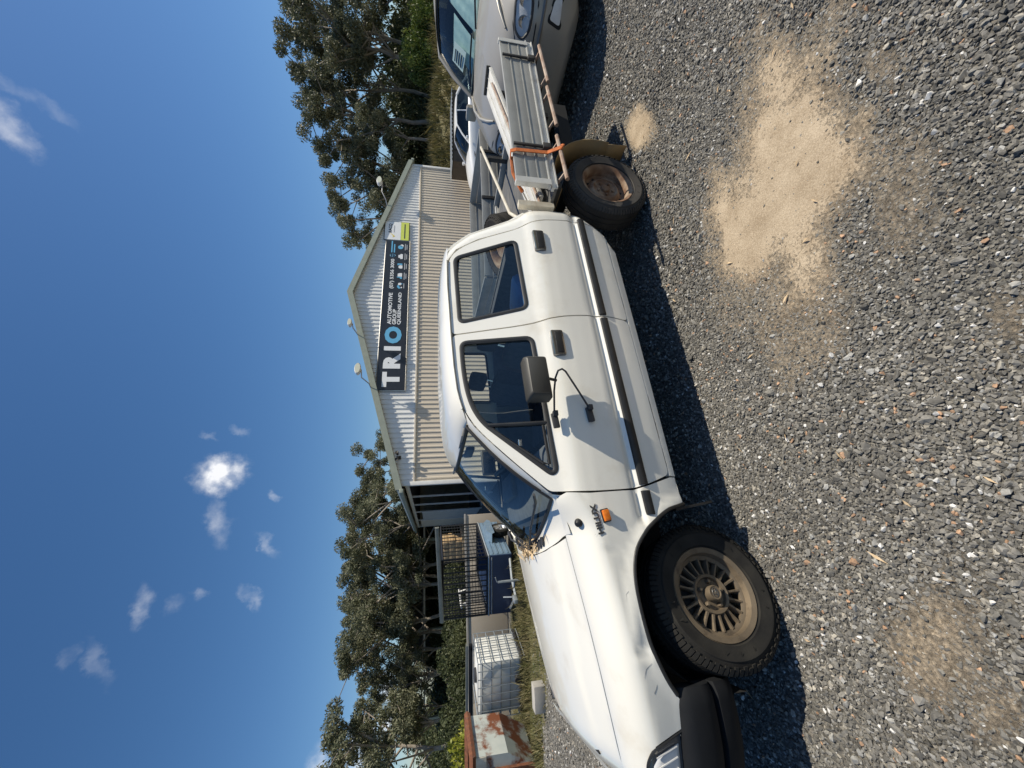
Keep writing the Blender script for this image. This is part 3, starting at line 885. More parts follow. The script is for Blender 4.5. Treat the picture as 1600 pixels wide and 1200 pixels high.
# bonnet
def f_bonnet(x, y):
    yb = bonnet_y(max(x, -.36)) - .008
    q = min(1.0, abs(y) / yb)
    z = .990 - .150 * (x + .378) - .05 * max(0, x - .25) ** 2 - 2.2 * max(0, x - .55) ** 2 + .062 * (1 - q ** 2)
    # two long pressed creases
    z += .009 * sstep(.47, .40, abs(y) + .12 * (x - 0)) * sstep(.75, .3, x)
    if x > .50: z -= .6 * (x - .50) ** 2 * (1 + .4 * q)
    return (x, y, z)
bl = [(x, -(bonnet_y(x) - .006)) for x in (-.365, -.2, 0, .2, .4, .55, .68)]
front = [(.715, y) for y in (-.45, -.25, 0, .25, .45)]
rear_c = [(-.290 - .085 * (abs(y) / .62) ** 2.5, y) for y in (.50, .36, .18, 0, -.18, -.36, -.50)]
panel('bonnet', bl + front + [(x, -y) for x, y in bl[::-1]] + rear_c, f_bonnet, 'white_paint', UTE, both=False, step=.045)
# cowl between bonnet and windscreen
def ws_base(y): q = abs(y) / .70; return (-.352 - .209 * q ** 1.45, y, 1.036 + .021 * q ** 2)
def f_cowl(u, y):
    a = Vector(f_bonnet(-.29 - .085 * min(1, abs(y) / .62) ** 2.5 - .006, max(-.62, min(.62, y)))); a.y = y; b_ = Vector(ws_base(y)) + Vector((0, 0, .004))
    p = a.lerp(b_, u); p.z -= .012 * math.sin(math.pi * u); return tuple(p)
mb = MB(); mb.grid(f_cowl, [i / 6 for i in range(7)], [-.715 + 1.43 * i / 24 for i in range(25)]); mb.build('cowl_panel', 'white_paint', UTE)
mb = MB()
for i in range(14):
    y = -.33 + i * 0.0508
    p = f_cowl(.48, y); mb.box((p[0], p[1], p[2] + .012), (.045, .044, .006), bev=.0)
mb.build('cowl_grille', 'black_plastic', UTE)
mb = MB()
for y0, y1, dz in ((.10, .62, .26), (-.52, .0, .26)):
    a = Vector(ws_base(y0)) + Vector((.03, 0, .02)); b_ = Vector(ws_base(y1)) + Vector((-.02, 0, .075))
    mb.tube([a, a.lerp(b_, .5) + Vector((.01, 0, .015)), b_], .007, 6)
    c_ = b_ + Vector((0, -.16, -.03)); d2 = b_ + Vector((-.03, .10, .03)); mb.tube([c_, b_, d2], .008, 6)
    mb.lathe([(.02, 0), (.02, .02), (0, .026)], 12, Matrix.Translation(a - Vector((0, 0, .012))))
mb.build('wiper', 'black_plastic', UTE)

# windscreen, A pillars, roof
def zg(x): return interp([(-2.3, 1.557), (-1.9, 1.562), (-1.5, 1.545), (-1.33, 1.534), (-1.18, 1.520), (-1.06, 1.493), (-.95, 1.434), (-.90, 1.40)], x)
def zr(x): return interp([(-2.32, 1.572), (-2.2, 1.60), (-2.0, 1.612), (-1.6, 1.614), (-1.3, 1.596), (-1.15, 1.575), (-1.04, 1.548), (-.96, 1.512), (-.90, 1.478), (-.86, 1.45)], x)
def ws_top(y): q = abs(y) / .575; return (-.905 - .082 * q ** 2, y, 1.484 - .020 * q ** 2)
def f_ws(u, q):
    a = Vector(ws_base(.692 * q)); b_ = Vector(ws_top(.572 * q)); p = a.lerp(b_, u); p += Vector((.018, 0, .018)) * math.sin(math.pi * u); return tuple(p)
mb = MB(); mb.grid(f_ws, [.0 + i / 10 for i in range(11)], [-1 + i / 10 for i in range(21)]); mb.build('windscreen', 'front_glass', UTE, fix=False)
ring = [f_ws(0, -1 + i / 10) for i in range(21)] + [f_ws(i / 10, 1) for i in range(1, 11)] + [f_ws(1, 1 - i / 10) for i in range(1, 21)] + [f_ws(1 - i / 10, -1) for i in range(1, 10)]
mb = MB(); mb.tube(ring + [ring[0], ring[1]], .013, 8, cap=False); mb.build('windscreen_seal', 'black_rubber', UTE)
# roof skin
def f_roof(x, s_):
    q = 1 - abs(s_)                      # 0 edge .. 1 centre line
    sg_ = 1 if s_ >= 0 else -1
    yg = interp(SIDE, zg(x) + 0) + .004
    yr = yg
    d_ = x - rear_edge(zg(x))
    if d_ < .12: yr -= .05 * (1 - max(d_, 0) / .12) ** 2
    z = zg(x) + (zr(x) - zg(x)) * (1 - (1 - q) ** 7)
    return (x, sg_ * yr * (1 - q), z)
mb = MB()
def f_roof2(i, s_):
    q = 1 - abs(s_)
    xf = ws_top(.572 * abs(s_))[0] - .016
    xr_ = -2.262 - .05 * (1 - abs(s_) ** 3)
    x = xf + (xr_ - xf) * i
    p = Vector(f_roof(x, s_))
    if i < .12:                          # tuck the header down to the windscreen
        tgt = Vector(ws_top(.572 * s_)) + Vector((-.012, 0, .004)); w_ = (1 - i / .12) ** 2
        p = p.lerp(tgt, w_)
    return tuple(p)
ii = [0, .01, .025, .045, .07, .10, .13] + [.17 + .83 * k / 18 for k in range(19)]
ss = sorted(set([s1 * (1 - q) for q in (0, .012, .025, .045, .07, .1, .15, .22, .32, .45, .6, .8, 1.0) for s1 in (1, -1)]))
mb.grid(f_roof2, ii, ss); mb.build('roof', 'white_paint', UTE, smooth=60)
# A pillar + gutter strip between door edge and glass/roof
door_edge = [(-.574, 1.092), (-.64, 1.155), (-.70, 1.211), (-.77, 1.277), (-.83, 1.331), (-.90, 1.392), (-.955, 1.436), (-1.0, 1.463), (-1.06, 1.491), (-1.12, 1.506), (-1.18, 1.518), (-1.33, 1.533), (-1.54, 1.545), (-1.75, 1.553), (-1.9, 1.560), (-2.105, 1.560)]
for s_ in (1, -1):
    mb = MB(); rows_ = []
    for x, z in door_edge:
        a = Vector((x, side_y(x, z), z))
        if x > -.96:
            u = min(1, (z - 1.07) / (1.445 - 1.07)); b_ = Vector(f_ws(u, 1)) + Vector((-.004, .002, 0))
        else:
            b_ = Vector(f_roof(x, 1.0)) + Vector((0, 0, .001))
            if x > -1.05: b_ = b_.lerp(Vector(f_ws(1, 1)), .35 + .6 * (x + 1.05) / .09 if x > -1.05 else 0)
        mid_ = a.lerp(b_, .5) + Vector((.004, .010 if x > -.96 else .004, .004))
        rows_.append([a + Vector((0, -.02, -.01)), a, mid_, b_])
    vs_ = [(p.x, p.y * s_, p.z) for r_ in rows_ for p in r_]
    mb.add(vs_, [(i * 4 + j, (i + 1) * 4 + j, (i + 1) * 4 + j + 1, i * 4 + j + 1) for i in range(len(rows_) - 1) for j in range(3)])
    mb.build('windscreen_pillar', 'white_paint', UTE, smooth=70)
    # rain gutter
    mb = MB(); mb.tube([(x, s_ * (side_y(x, z) + .006), z + .006) for x, z in door_edge if x < -1.0], .007, 6); mb.build('rain_gutter', 'white_paint', UTE)
for s_ in (1, -1):
    mb = MB(); P0 = [(-.562, 1.085), (-.558, 1.04), (-.556, .99)]
    a = [Vector((x, side_y(x, z) - .006, z)) for x, z in P0]; b_ = [Vector(f_ws(.10, 1)) + Vector((0, .004, .004)), Vector(f_ws(0, 1)), Vector(f_fender(-.47, 1.10)) + Vector((0, -.012, -.006))]
    a[0] = Vector((-.60, side_y(-.60, 1.115) - .004, 1.117)); a.insert(1, Vector((-.566, side_y(-.566, 1.075) - .005, 1.078))); b_.insert(1, Vector(f_ws(.04, 1)))
    c_ = [p.lerp(q, .5) + Vector((0, .008, .008)) for p, q in zip(a, b_)]
    vs_ = [(p.x, p.y * s_, p.z) for r_ in (a, c_, b_) for p in r_]; k = len(a)
    mb.add(vs_, [(r_ * k + i, r_ * k + i + 1, (r_ + 1) * k + i + 1, (r_ + 1) * k + i) for r_ in range(2) for i in range(k - 1)]); mb.build('pillar_foot', 'white_paint', UTE, smooth=70)
# rear quarter of the cab
zs_r = [1.565, 1.53, 1.50, 1.45, 1.40, 1.3, 1.2, 1.12, 1.06, 1.02, .95, .9, .82, .75, .70, .656, .60, .56, .52, .49, .46, .436]
QUART = [(-2.10, 1.562)] + [(rear_edge(z), z) for z in zs_r] + [(-2.27, .43), (-2.275, .482), (-2.292, .487), (-2.350, .586), (-2.365, .734), (-2.345, .933), (-2.319, 1.045), (-2.292, 1.12), (-2.252, 1.36), (-2.192, 1.503), (-2.108, 1.5605)]
panel('cab_corner', QUART, f_side, 'white_paint', UTE, step=.03)
# back wall with rear window
def f_back(y, z): return (rear_edge(z) + .004 - .0 * abs(y), y, z)
zz_ = [.44, .5, .56, .66, .75, .9, 1.02, 1.12, 1.25, 1.4, 1.5, 1.56]
BO = [(side_y(rear_edge(z), z) - .002, z) for z in zz_] + [(.3, 1.592), (0, 1.598), (-.3, 1.592)] + [(-(side_y(rear_edge(z), z) - .002), z) for z in zz_[::-1]]
WB = roundpoly([(-.56, 1.10, .06), (.56, 1.10, .06), (.50, 1.47, .06), (-.50, 1.47, .06)])
panel('cab_back', BO, f_back, 'white_paint', UTE, holes=[WB], both=False, step=.06)
panel('rear_glass', inset(WB, -.01), lambda y, z: (rear_edge(z) + .012, y, z), 'side_glass', UTE, both=False, thick=0, step=.1)
mb = MB(); mb.tube([f_back(*q) for q in densify(WB, .05)] + [f_back(*WB[0])], .013, 6, cap=False); mb.build('rear_window_seal', 'black_rubber', UTE)
# sill
SILL = [(-2.27, .476), (-1.575, .460), (-.622, .434), (-.618, .404), (-.617, .398), (-1.43, .408), (-2.25, .424)]
panel('sill', SILL, f_side, 'white_paint', UTE, step=.05, thick=.03)
for s_ in (1, -1):
    mb = MB(); mb.box((-.465, s_ * .70, .335), (.012, .20, .22), (0, .12, 0)); mb.build('mud_flap', 'black_rubber', UTE)

# inner shells: wheel housings, floor, firewall
for s_ in (1, -1):
    mb = MB()
    def arch_in(i, y):
        a = math.pi * (i / 14.0) * 1.05 - .1
        return (-.085 + .405 * math.cos(a) * 1.0, s_ * y, .345 + .41 * math.sin(a))
    mb.grid(arch_in, list(range(15)), [.40, .6, .79]); mb.build('wheel_housing', 'under_black', UTE)
    mb = MB(); mb.box((-.09, s_ * .40, .58), (.86, .02, .50)); mb.build('inner_guard', 'under_black', UTE)
mb = MB(); mb.box((-1.42, 0, .46), (1.75, 1.42, .05)); mb.box((-.50, 0, .72), (.04, 1.36, .54)); mb.box((.1, 0, .72), (1.0, .70, .30)); mb.build('cab_floor', 'under_black', UTE)
mb = MB()
for s_ in (1, -1):
    mb.box((-1.9, s_ * .42, .42), (4.9, .07, .12)); mb.tube([(-2.86, s_ * .55, .30), (-2.86, s_ * .1, .33)], .05, 10)
mb.tube([(-2.86, -.6, .335), (-2.86, .6, .335)], .045, 10); mb.lathe([(.01, -.11), (.12, -.07), (.15, 0), (.12, .07), (.01, .11)], 16, Matrix.Translation((-2.86, 0, .335)) @ Matrix.Rotation(R(90), 4, 'Y'))
mb.tube([(-.04, -.6, .30), (-.04, .6, .30)], .04, 10)
for x in (-3.4, -2.4, -1.2, .3): mb.box((x, 0, .42), (.08, .84, .08))
mb.build('chassis', 'under_black', UTE)

# interior
for y in (.36, -.36):
    mb = MB(); mb.box((-1.36, y, .68), (.50, .50, .18), (0, -.12, 0), bev=.05); mb.box((-1.60, y, .90), (.15, .46, .52), (0, -.20, 0), bev=.06)
    o = mb.build('front_seat', 'seat_cloth', UTE)
    mb = MB(); mb.box((-1.69, y, 1.275), (.09, .25, .15), (0, -.15, 0), bev=.04); mb.build('headrest', 'seat_cloth', o)
    for dy in (-.06, .06):
        mb = MB(); mb.tube([(-1.655, y + dy, 1.10), (-1.69, y + dy, 1.24)], .007, 6); mb.build('headrest_post', 'chrome', o)
mb = MB(); mb.box((-2.10, 0, .64), (.42, 1.34, .18), bev=.05); mb.box((-2.33, 0, .90), (.12, 1.34, .46), (0, -.15, 0), bev=.05); mb.build('rear_bench', 'seat_cloth', UTE)
mb = MB(); mb.box((-.70, 0, .93), (.34, 1.40, .24), (0, .12, 0), bev=.05); mb.box((-.78, -.36, 1.06), (.18, .40, .07), bev=.025); mb.build('dashboard', 'trim_grey', UTE)
mb = MB(); M = Matrix.Translation((-.98, -.36, 1.0)) @ Matrix.Rotation(R(-62), 4, 'Y')
mb.tube([M @ Vector((.19 * math.cos(t), .19 * math.sin(t), 0)) for t in [6.2832 * i / 24 for i in range(25)]], .014, 8, cap=False)
mb.tube([M @ Vector((0, 0, -.02)), M @ Vector((.0, 0, -.26))], .03, 8)
for a in (0.3, 2.84, 4.71): mb.tube([M @ Vector((0, 0, -.02)), M @ Vector((.19 * math.cos(a), .19 * math.sin(a), 0))], .014, 6)
mb.build('steering_wheel', 'black_plastic', UTE)
mb = MB(); mb.box((-.985, 0, 1.405), (.03, .22, .06), bev=.012); mb.tube([(-.975, 0, 1.43), (-.94, 0, 1.49)], .008, 6); mb.build('rear_view_mirror', 'black_plastic', UTE)
mb = MB(); mb.grid(lambda i, s_: tuple(Vector(f_roof2(.06 + .9 * i, s_ * .93)) - Vector((0, 0, .03))), [k / 10 for k in range(11)], [-1, -.8, -.4, 0, .4, .8, 1]); mb.build('headlining', 'interior_liner', UTE)
for y in (.36, -.36):
    mb = MB(); mb.box((-1.02, y, 1.47), (.16, .36, .015), (0, -.25, 0), bev=.005); mb.build('sun_visor', 'interior_liner', UTE)

# stuff on the rear seat
bag = MB(); bag.box((-1.98, .42, .93), (.30, .34, .30), (0.1, .2, .3), bev=.06)
BAGO = bag.build('shopping_bag', 'blue_bag'); BAGO.location = UTE.location; BAGO.rotation_euler = UTE.rotation_euler
tag(BAGO, 'blue bag on the rear seat of the white utility truck', 'bag')

# front end: bumper, lamps, grille
def bump_path(i):
    P = [(.262, .792), (.40, .787), (.52, .765), (.63, .72), (.72, .63), (.775, .50), (.80, .30), (.81, 0)]
    t = i * (len(P) - 1); k = min(int(t), len(P) - 2); fr = t - k
    p0, p1, p2, p3 = (Vector(P[max(0, min(len(P) - 1, k + d_))]) for d_ in (-1, 0, 1, 2))
    return .5 * ((2 * p1) + (p2 - p0) * fr + (2 * p0 - 5 * p1 + 4 * p2 - p3) * fr ** 2 + (-p0 + 3 * p1 - 3 * p2 + p3) * fr ** 3)
PROF_U = [(-.10, .655), (-.015, .652), (.018, .640), (.034, .60), (.036, .54), (.026, .495), (.006, .482), (-.08, .48)]
PROF_L = [(-.08, .474), (.0, .474), (.020, .465), (.018, .42), (-.005, .375), (-.04, .352), (-.10, .348)]
def bump(prof, nm, par):
    mb = MB(); us = [i / 40 for i in range(41)]
    def fn(i, j):
        p = bump_path(i); q = bump_path(min(1, i + .01)) - bump_path(max(0, i - .01)); nrm = Vector((q.y, -q.x)).normalized() * -1
        if nrm.y < 0 and i < .5: nrm = -nrm
        if i >= .5 and nrm.x < 0: nrm = -nrm
        o_, z = prof[j]; end = sstep(0, .05, i)
        if o_ > -.05: o_ -= .02 * (1 - end)
        else: o_ = -.045 + (o_ + .045) * end
        drop = 0
        if prof is PROF_L and z < .45: drop = .05 * (1 - sstep(.0, .16, i)) * (0)
        z = z + (0.0 if i > .1 else 0)
        return (p.x + nrm.x * o_, p.y + nrm.y * o_, z)
    mb.grid(fn, us, list(range(len(prof))))
    mb.add([fn(0, j) for j in range(len(prof))], [tuple(range(len(prof)))])
    mb.mirror(); return mb.build(nm, 'scuffed_plastic', par, smooth=50)
fb = bump(PROF_U, 'front_bumper', UTE); bump(PROF_L, 'bumper_apron', fb)
# headlamp: smoky surround let into the wing, bright reflector and a clear cover; wraps round to the front
LAMP = roundpoly([(.400, .618, .01), (.452, .778, .03), (.50, .806, .02), (.655, .812, .01), (.66, .64, .01), (.56, .622, .02)], 4)
for o in panel('headlamp', LAMP, lambda x, t: (x, f_fender(x, t)[1] - .010, t), 'lamp_surround_grey', UTE, step=.03, thick=.02):
    s_ = 1 if o.data.vertices[0].co.y > 0 else -1
    def onw(x, t, d_=0.0): return (x, s_ * (f_fender(x, t)[1] - .010 + d_), t)
    RF = [(.452, .665), (.478, .760), (.512, .782), (.648, .790), (.65, .665)]
    mb = MB(); RD = densify(RF, .02); k = len(RD); cxr = (.56, .72)
    rg = [(1, -.003), (.97, .001), (.75, .003), (.4, .004), (.02, .005)]
    mb.add([onw(cxr[0] + (x - cxr[0]) * q, cxr[1] + (z - cxr[1]) * q, d_ + .004) for q, d_ in rg for x, z in RD], [(r_ * k + i, r_ * k + (i + 1) % k, (r_ + 1) * k + (i + 1) % k, (r_ + 1) * k + i) for r_ in range(4) for i in range(k)])
    mb.build('reflector', 'lamp_reflector', o, smooth=80)
    mb = MB()
    for q in range(5): x0 = .47 + q * .037; mb.box(onw(x0, .725, .0085), (.004, .004, .10), (0, .25, 0))
    mb.build('lens_rib', 'lamp_reflector', o)
    ringl = [onw(x, z, .006) for x, z in densify(LAMP, .03)]
    mb = MB(); mb.tube(ringl + [ringl[0]], .006, 6, cap=False); mb.build('lamp_seal', 'black_rubber', o)
    for x, z in ((.425, .645), (.462, .772)):
        mb = MB(); mb.lathe([(.008, 0), (.008, .004), (0, .006)], 10, Matrix.Translation(onw(x, z, .002)) @ Matrix.Rotation(R(-90 * s_), 4, 'X')); mb.build('lamp_screw', 'chrome', o)
    pl = [(.655, f_fender(.655, .72)[1] - .012), (.675, .52), (.68, .36)]
    mb = MB(); mb.grid(lambda i, j: (pl[i][0], s_ * pl[i][1], .66 + .135 * j), range(3), [0, .5, 1]); mb.build('front_lens', 'lamp_reflector', o)
mb = MB()
for k in range(6): mb.box((.655, 0, .67 + k * .025), (.03, .70, .010))
mb.box((.63, 0, .73), (.02, .72, .16)); mb.build('grille', 'black_plastic', UTE)
mb = MB(); mb.grid(lambda i, j: (.672 + .042 * i, j, .80 + .02 * (1 - i)), [0, .5, 1], [-.66, -.3, 0, .3, .66]); mb.build('front_panel', 'white_paint', UTE)

# door mirror on its wire frame (both sides)
def mirror_obj(s_):
    y0 = .83
    mb = MB()
    # head: folded back flat beside the door, a shallow tapered box lying lengthwise
    c = Vector((-1.112, y0 + .125, 1.140))
    fr = []
    for yy, sx, sz in ((-.050, .108, .056), (-.044, .114, .062), (.010, .114, .062), (.040, .104, .052), (.046, .098, .046)):
        lp_ = roundpoly([(-sx, -sz, .014), (sx, -sz, .014), (sx, sz, .014), (-sx, sz, .014)], 3)
        fr.append([Vector((a, yy, b_ - .045 * a)) + c for a, b_ in lp_])
    k = len(fr[0]); vs_ = [p for r_ in fr for p in r_]
    fs_ = [(r_ * k + i, r_ * k + (i + 1) % k, (r_ + 1) * k + (i + 1) % k, (r_ + 1) * k + i) for r_ in range(4) for i in range(k)]
    fs_ += [tuple(range(k)), tuple(4 * k + i for i in range(k))]
    mb.add([(p.x, p.y * s_, p.z) for p in vs_], fs_); head = mb.build('mirror_head', 'mirror_plastic', UTE)
    mb = MB(); mb.box((c.x, s_ * (c.y - .052), c.z), (.19, .003, .10)); mb.build('mirror_glass', 'chrome', head)
    arm = [(-.974, .85, 1.036), (-1.077, .88, 1.032), (-1.142, .90, 1.022), (-1.178, .91, 1.006), (-1.188, .912, .983), (-1.175, .908, .964), (-1.08, .89, .907), (-1.004, .862, .855), (-.985, .86, .848)]
    mb = MB(); mb.tube([(x, y * s_, z) for x, y, z in arm], .0055, 8)
    mb.tube([(-1.126, s_ * .93, 1.085), (-1.124, s_ * .905, 1.022)], .008, 8)
    mb.build('mirror_arm', 'black_plastic', UTE)
    for p in ((-.938, .832, 1.032), (-.965, .842, .840)):
        mb = MB(); mb.box((p[0] + .012, s_ * (p[1] + .004), p[2]), (.080, .018, .034), (0, .1, 0), bev=.005); mb.box((p[0] - .022, s_ * (p[1] + .018), p[2]), (.030, .030, .026), bev=.005)
        mb.build('mirror_bracket', 'black_plastic', UTE)
mirror_obj(1); mirror_obj(-1)

# wheels
def tyre_mesh(rad, width, rim, lugs=84):
    mb = MB(); w_ = width / 2
    prof = [(rim - .012, -w_ * .72), (rim + .004, -w_ * .80), (rim + .03, -w_ * .93), ((rim + rad) / 2, -w_ * 1.02), (rad - .045, -w_ * .97), (rad - .026, -w_ * .90), (rad - .008, -w_ * .80), (rad, -w_ * .60),
            (rad, -w_ * .27), (rad - .009, -w_ * .25), (rad - .009, -w_ * .19), (rad, -w_ * .17), (rad, w_ * .17), (rad - .009, w_ * .19), (rad - .009, w_ * .25), (rad, w_ * .27),
            (rad, w_ * .60), (rad - .008, w_ * .80), (rad - .026, w_ * .90), (rad - .045, w_ * .97), ((rim + rad) / 2 + .012, w_ * 1.02), ((rim + rad) / 2 + .010, w_ * 1.035), ((rim + rad) / 2, w_ * 1.03), (rim + .03, w_ * .93), (rim + .014, w_ * .93), (rim + .012, w_ * .84), (rim + .004, w_ * .80), (rim - .012, w_ * .72)]
    mb.lathe(prof, 96)
    for i in range(lugs):
        a = 2 * math.pi * i / lugs
        for sg_ in (1, -1):
            M = Matrix.Rotation(a + (.5 * math.pi / lugs if sg_ < 0 else 0), 4, 'Z')
            ln = .020 if i % 2 else .028
            q = [(rad - ln * 1.1, w_ * .985), (rad - .012, w_ * .90), (rad + .002, w_ * .74), (rad + .002, w_ * .36), (rad - .012, w_ * .36), (rad - ln * 1.2, w_ * .9)]
            wd = math.pi * rad / lugs * .72
            vs_ = [M @ Vector((r_, wd * k_, sg_ * z_)) for k_ in (-1, 1) for r_, z_ in q]; k = len(q)
            mb.add(vs_, [tuple(range(k)), tuple(range(k, 2 * k))] + [(j, (j + 1) % k, k + (j + 1) % k, k + j) for j in range(k)])
        # raised sidewall bars
        if i % 4 == 0 and (i // 8) % 2 == 0:
            M = Matrix.Rotation(a, 4, 'Z'); mb.add([M @ Vector(p) for p in ((rad - .050, -.003, w_ * .99), (rad - .085, -.003, w_ * 1.04), (rad - .085, .003, w_ * 1.04), (rad - .050, .003, w_ * .99))], [(0, 1, 2, 3)])
    return mb
def wheel(kind, loc, s_, steer=0.0, label=None):
    w = bpy.data.objects.new('wheel', None); COL.objects.link(w); w.parent = UTE
    # local: Z = outward
    w.location = loc; w.rotation_euler = (R(-90) if s_ > 0 else R(90), 0, steer)
    return w
RAD, RIM, TW = .322, .202, .205
ty_me = tyre_mesh(RAD, TW, RIM).build('tyre', 'tyre_rubber', None, smooth=30); ty_data = ty_me.data; bpy.data.objects.remove(ty_me)
for s_ in (1, -1):
    w = wheel('alloy', (-.045, s_ * (.785 - TW / 2), .322), s_, R(13))
    w['label'] = 'wheel with dusty bronze multi-spoke alloy rim'
    linkdata('tyre', ty_data, w)
    h = TW / 2
    mb = MB(); mb.lathe([(RIM - .022, -h * .8), (RIM - .03, h * .2), (RIM - .026, h * .55), (RIM - .020, h * .80), (RIM + .003, h * .86), (RIM + .008, h * .80), (RIM + .006, h * .7), (RIM - .004, -h * .8)], 72, closed=True)
    zo = h * .30
    mb.lathe([(RIM - .022, h * .20 + zo), (RIM - .030, h * .20 + zo), (RIM - .046, h * .14 + zo), (RIM - .046, h * .0 + zo), (RIM - .024, h * .0 + zo)], 72)
    mb.lathe([(.086, -.03 + zo), (.090, h * .22 + zo), (.086, h * .28 + zo), (.074, h * .25 + zo), (.068, h * .10 + zo), (.03, h * .10 + zo), (.0, h * .10 + zo)], 48)
    for i in range(20):
        a = 2 * math.pi * i / 20; M = Matrix.Rotation(a, 4, 'Z')
        q = [(.083, .010, h * .24 + zo), (.12, .0062, h * .20 + zo), (RIM - .044, .0075, h * .19 + zo), (RIM - .036, .013, h * .12 + zo)]
        vs_ = [M @ Vector(p) for (r_, wd, z_) in q for p in ((r_, -wd, z_ - .012), (r_, -wd * .55, z_), (r_, wd * .55, z_), (r_, wd, z_ - .012), (r_, wd * .9, z_ - .045), (r_, -wd * .9, z_ - .045))]
        mb.add(vs_, [(k * 6 + j, (k + 1) * 6 + j, (k + 1) * 6 + (j + 1) % 6, k * 6 + (j + 1) % 6) for k in range(3) for j in range(6)])
    rim = mb.build('rim', 'bronze_alloy', w, smooth=40)
    mb = MB(); mb.lathe([(.034, h * .10 + zo), (.033, h * .52 + zo), (.030, h * .58 + zo), (.026, h * .58 + zo), (.025, h * .56 + zo), (.0, h * .56 + zo)], 32); cap = mb.build('centre_cap', 'bronze_alloy', rim)
    mb = MB(); mb.tube([(.020 * math.cos(t), .014 * math.sin(t), h * .565 + zo) for t in [6.2832 * i / 20 for i in range(21)]], .0016, 5, cap=False); mb.tube([(.008 * math.cos(t), .014 * math.sin(t), h * .565 + zo) for t in [6.2832 * i / 20 for i in range(21)]], .0014, 5, cap=False)
    mb.tube([(.013 * math.cos(t), .005 * math.sin(t) + .006, h * .565 + zo) for t in [6.2832 * i / 20 for i in range(21)]], .0014, 5, cap=False); mb.build('cap_emblem', 'badge_grey', rim)
    for i in range(5):
        a = 2 * math.pi * i / 5 + .5
        mb = MB(); mb.lathe([(.011, h * .08 + zo), (.011, h * .27 + zo), (.007, h * .33 + zo), (0, h * .34 + zo)], 6, Matrix.Translation((.056 * math.cos(a), .056 * math.sin(a), 0))); mb.build('wheel_nut', 'bronze_alloy', rim)
    mb = MB(); mb.lathe([(.14, -.03), (.15, -.005), (.05, .0)], 40); mb.build('brake_disc', 'dark_metal', w)
for s_ in (1, -1):
    w = wheel('steel', (-2.880, s_ * (.775 - TW / 2), .322), s_, 0)
    w['label'] = 'wheel with rusty pressed steel rim'
    o = linkdata('tyre', ty_data.copy(), w); o.data.materials.clear(); o.data.materials.append(MATS['dusty_tyre'])
    h = TW / 2
    mb = MB(); mb.lathe([(RIM - .02, -h * .8), (RIM - .035, h * .1), (RIM - .030, h * .5), (RIM - .018, h * .76), (RIM + .002, h * .86), (RIM + .009, h * .82), (RIM + .004, h * .7), (RIM - .004, -h * .8)], 64, closed=True)
    prof = [(RIM - .034, h * .14), (RIM - .052, h * .02), (.135, h * .06), (.122, h * .22), (.108, h * .36), (.098, h * .38), (.090, h * .30), (.050, h * .26), (.036, h * .27), (.033, h * .42), (.026, h * .46), (0, h * .46)]
    mb.lathe(prof, 64); rim = mb.build('rim', 'rusty_steel', w, smooth=40)
    for i in range(12):
        a = 2 * math.pi * i / 12; mb = MB(); mb.lathe([(0, h * .068), (.011, h * .068), (.011, h * .03)], 10, Matrix.Translation((.142 * math.cos(a), .142 * math.sin(a), 0)))
        mb.build('vent_hole', 'under_black', rim)
    for i in range(5):
        a = 2 * math.pi * i / 5
        mb = MB(); mb.lathe([(.010, h * .2), (.010, h * .40), (0, h * .42)], 6, Matrix.Translation((.062 * math.cos(a), .062 * math.sin(a), 0))); mb.build('wheel_nut', 'rusty_steel', rim)

# tray with dropsides
TR = UTE
mb = MB()
for k in range(9): mb.box((-3.50, -.78 + k * .195, .815), (1.80, .188, .022))
mb.build('tray_floor', 'tray_dark', TR)
mb = MB()
for x in (-2.7, -3.1, -3.5, -3.9, -4.3): mb.box((x, 0, .775), (.05, 1.66, .055))
for y in (.42, -.42): mb.box((-3.5, y, .70), (1.85, .06, .10))
mb.build('tray_bearer', 'dark_metal', TR)
for s_ in (1, -1):
    # coaming rail: stacked thin lips
    mb = MB(); 
    for dz, dy, hh in ((0.0, .0, .030), (.030, .012, .010), (-.022, .008, .010)):
        mb.box((-3.50, s_ * (.868 + dy), .832 + dz), (1.80, .035, hh))
    mb.build('tray_rail', 'bright_aluminium', TR)
    mb = MB()
    for xa, xb in ((-2.62, -3.07), (-3.19, -3.66), (-3.73, -4.24)):
        mb.tube([(xa, s_ * .945, .752), (xb, s_ * .945, .768)], .015, 8)
        for x in (xa - .06, xb + .06): mb.tube([(x, s_ * .945, .76), (x, s_ * .86, .79)], .010, 6)
    mb.build('rope_rail', 'rust_pipe', TR)
# near dropside: three planks, end caps, straps
mb = None
ds = bpy.data.objects.new('dropside', None); COL.objects.link(ds); ds.parent = TR
for k in range(3):
    z = .892 + k * .082; mb = MB(); mb.box((-3.482, .880 - .0 * k, z + .002), (1.735, .028, .078), bev=.004)
    mb.box((-3.482, .896, z - .036), (1.735, .006, .007)); mb.build('plank', 'aluminium', ds)
for x in (-2.618, -4.346):
    mb = MB(); mb.box((x, .882, .978), (.020, .042, .254), bev=.004); mb.box((x + (.012 if x < -3 else -.012), .902, .978), (.05, .006, .25)); mb.build('end_cap', 'bright_aluminium', ds)
for x in (-2.985, -4.10):
    mb = MB(); mb.box((x, .908, .955), (.020, .016, .27), bev=.003); mb.box((x, .912, .845), (.05, .03, .06), bev=.006)
    mb.build('latch', 'dark_metal', ds)
# headboard uprights behind the cab
mb = MB()
for y in (.74, -.74): mb.box((-2.575, y, .93), (.045, .045, .26))
mb.box((-2.575, 0, .87), (.04, 1.5, .05)); mb.build('tray_front_frame', 'cream_pipe', TR)
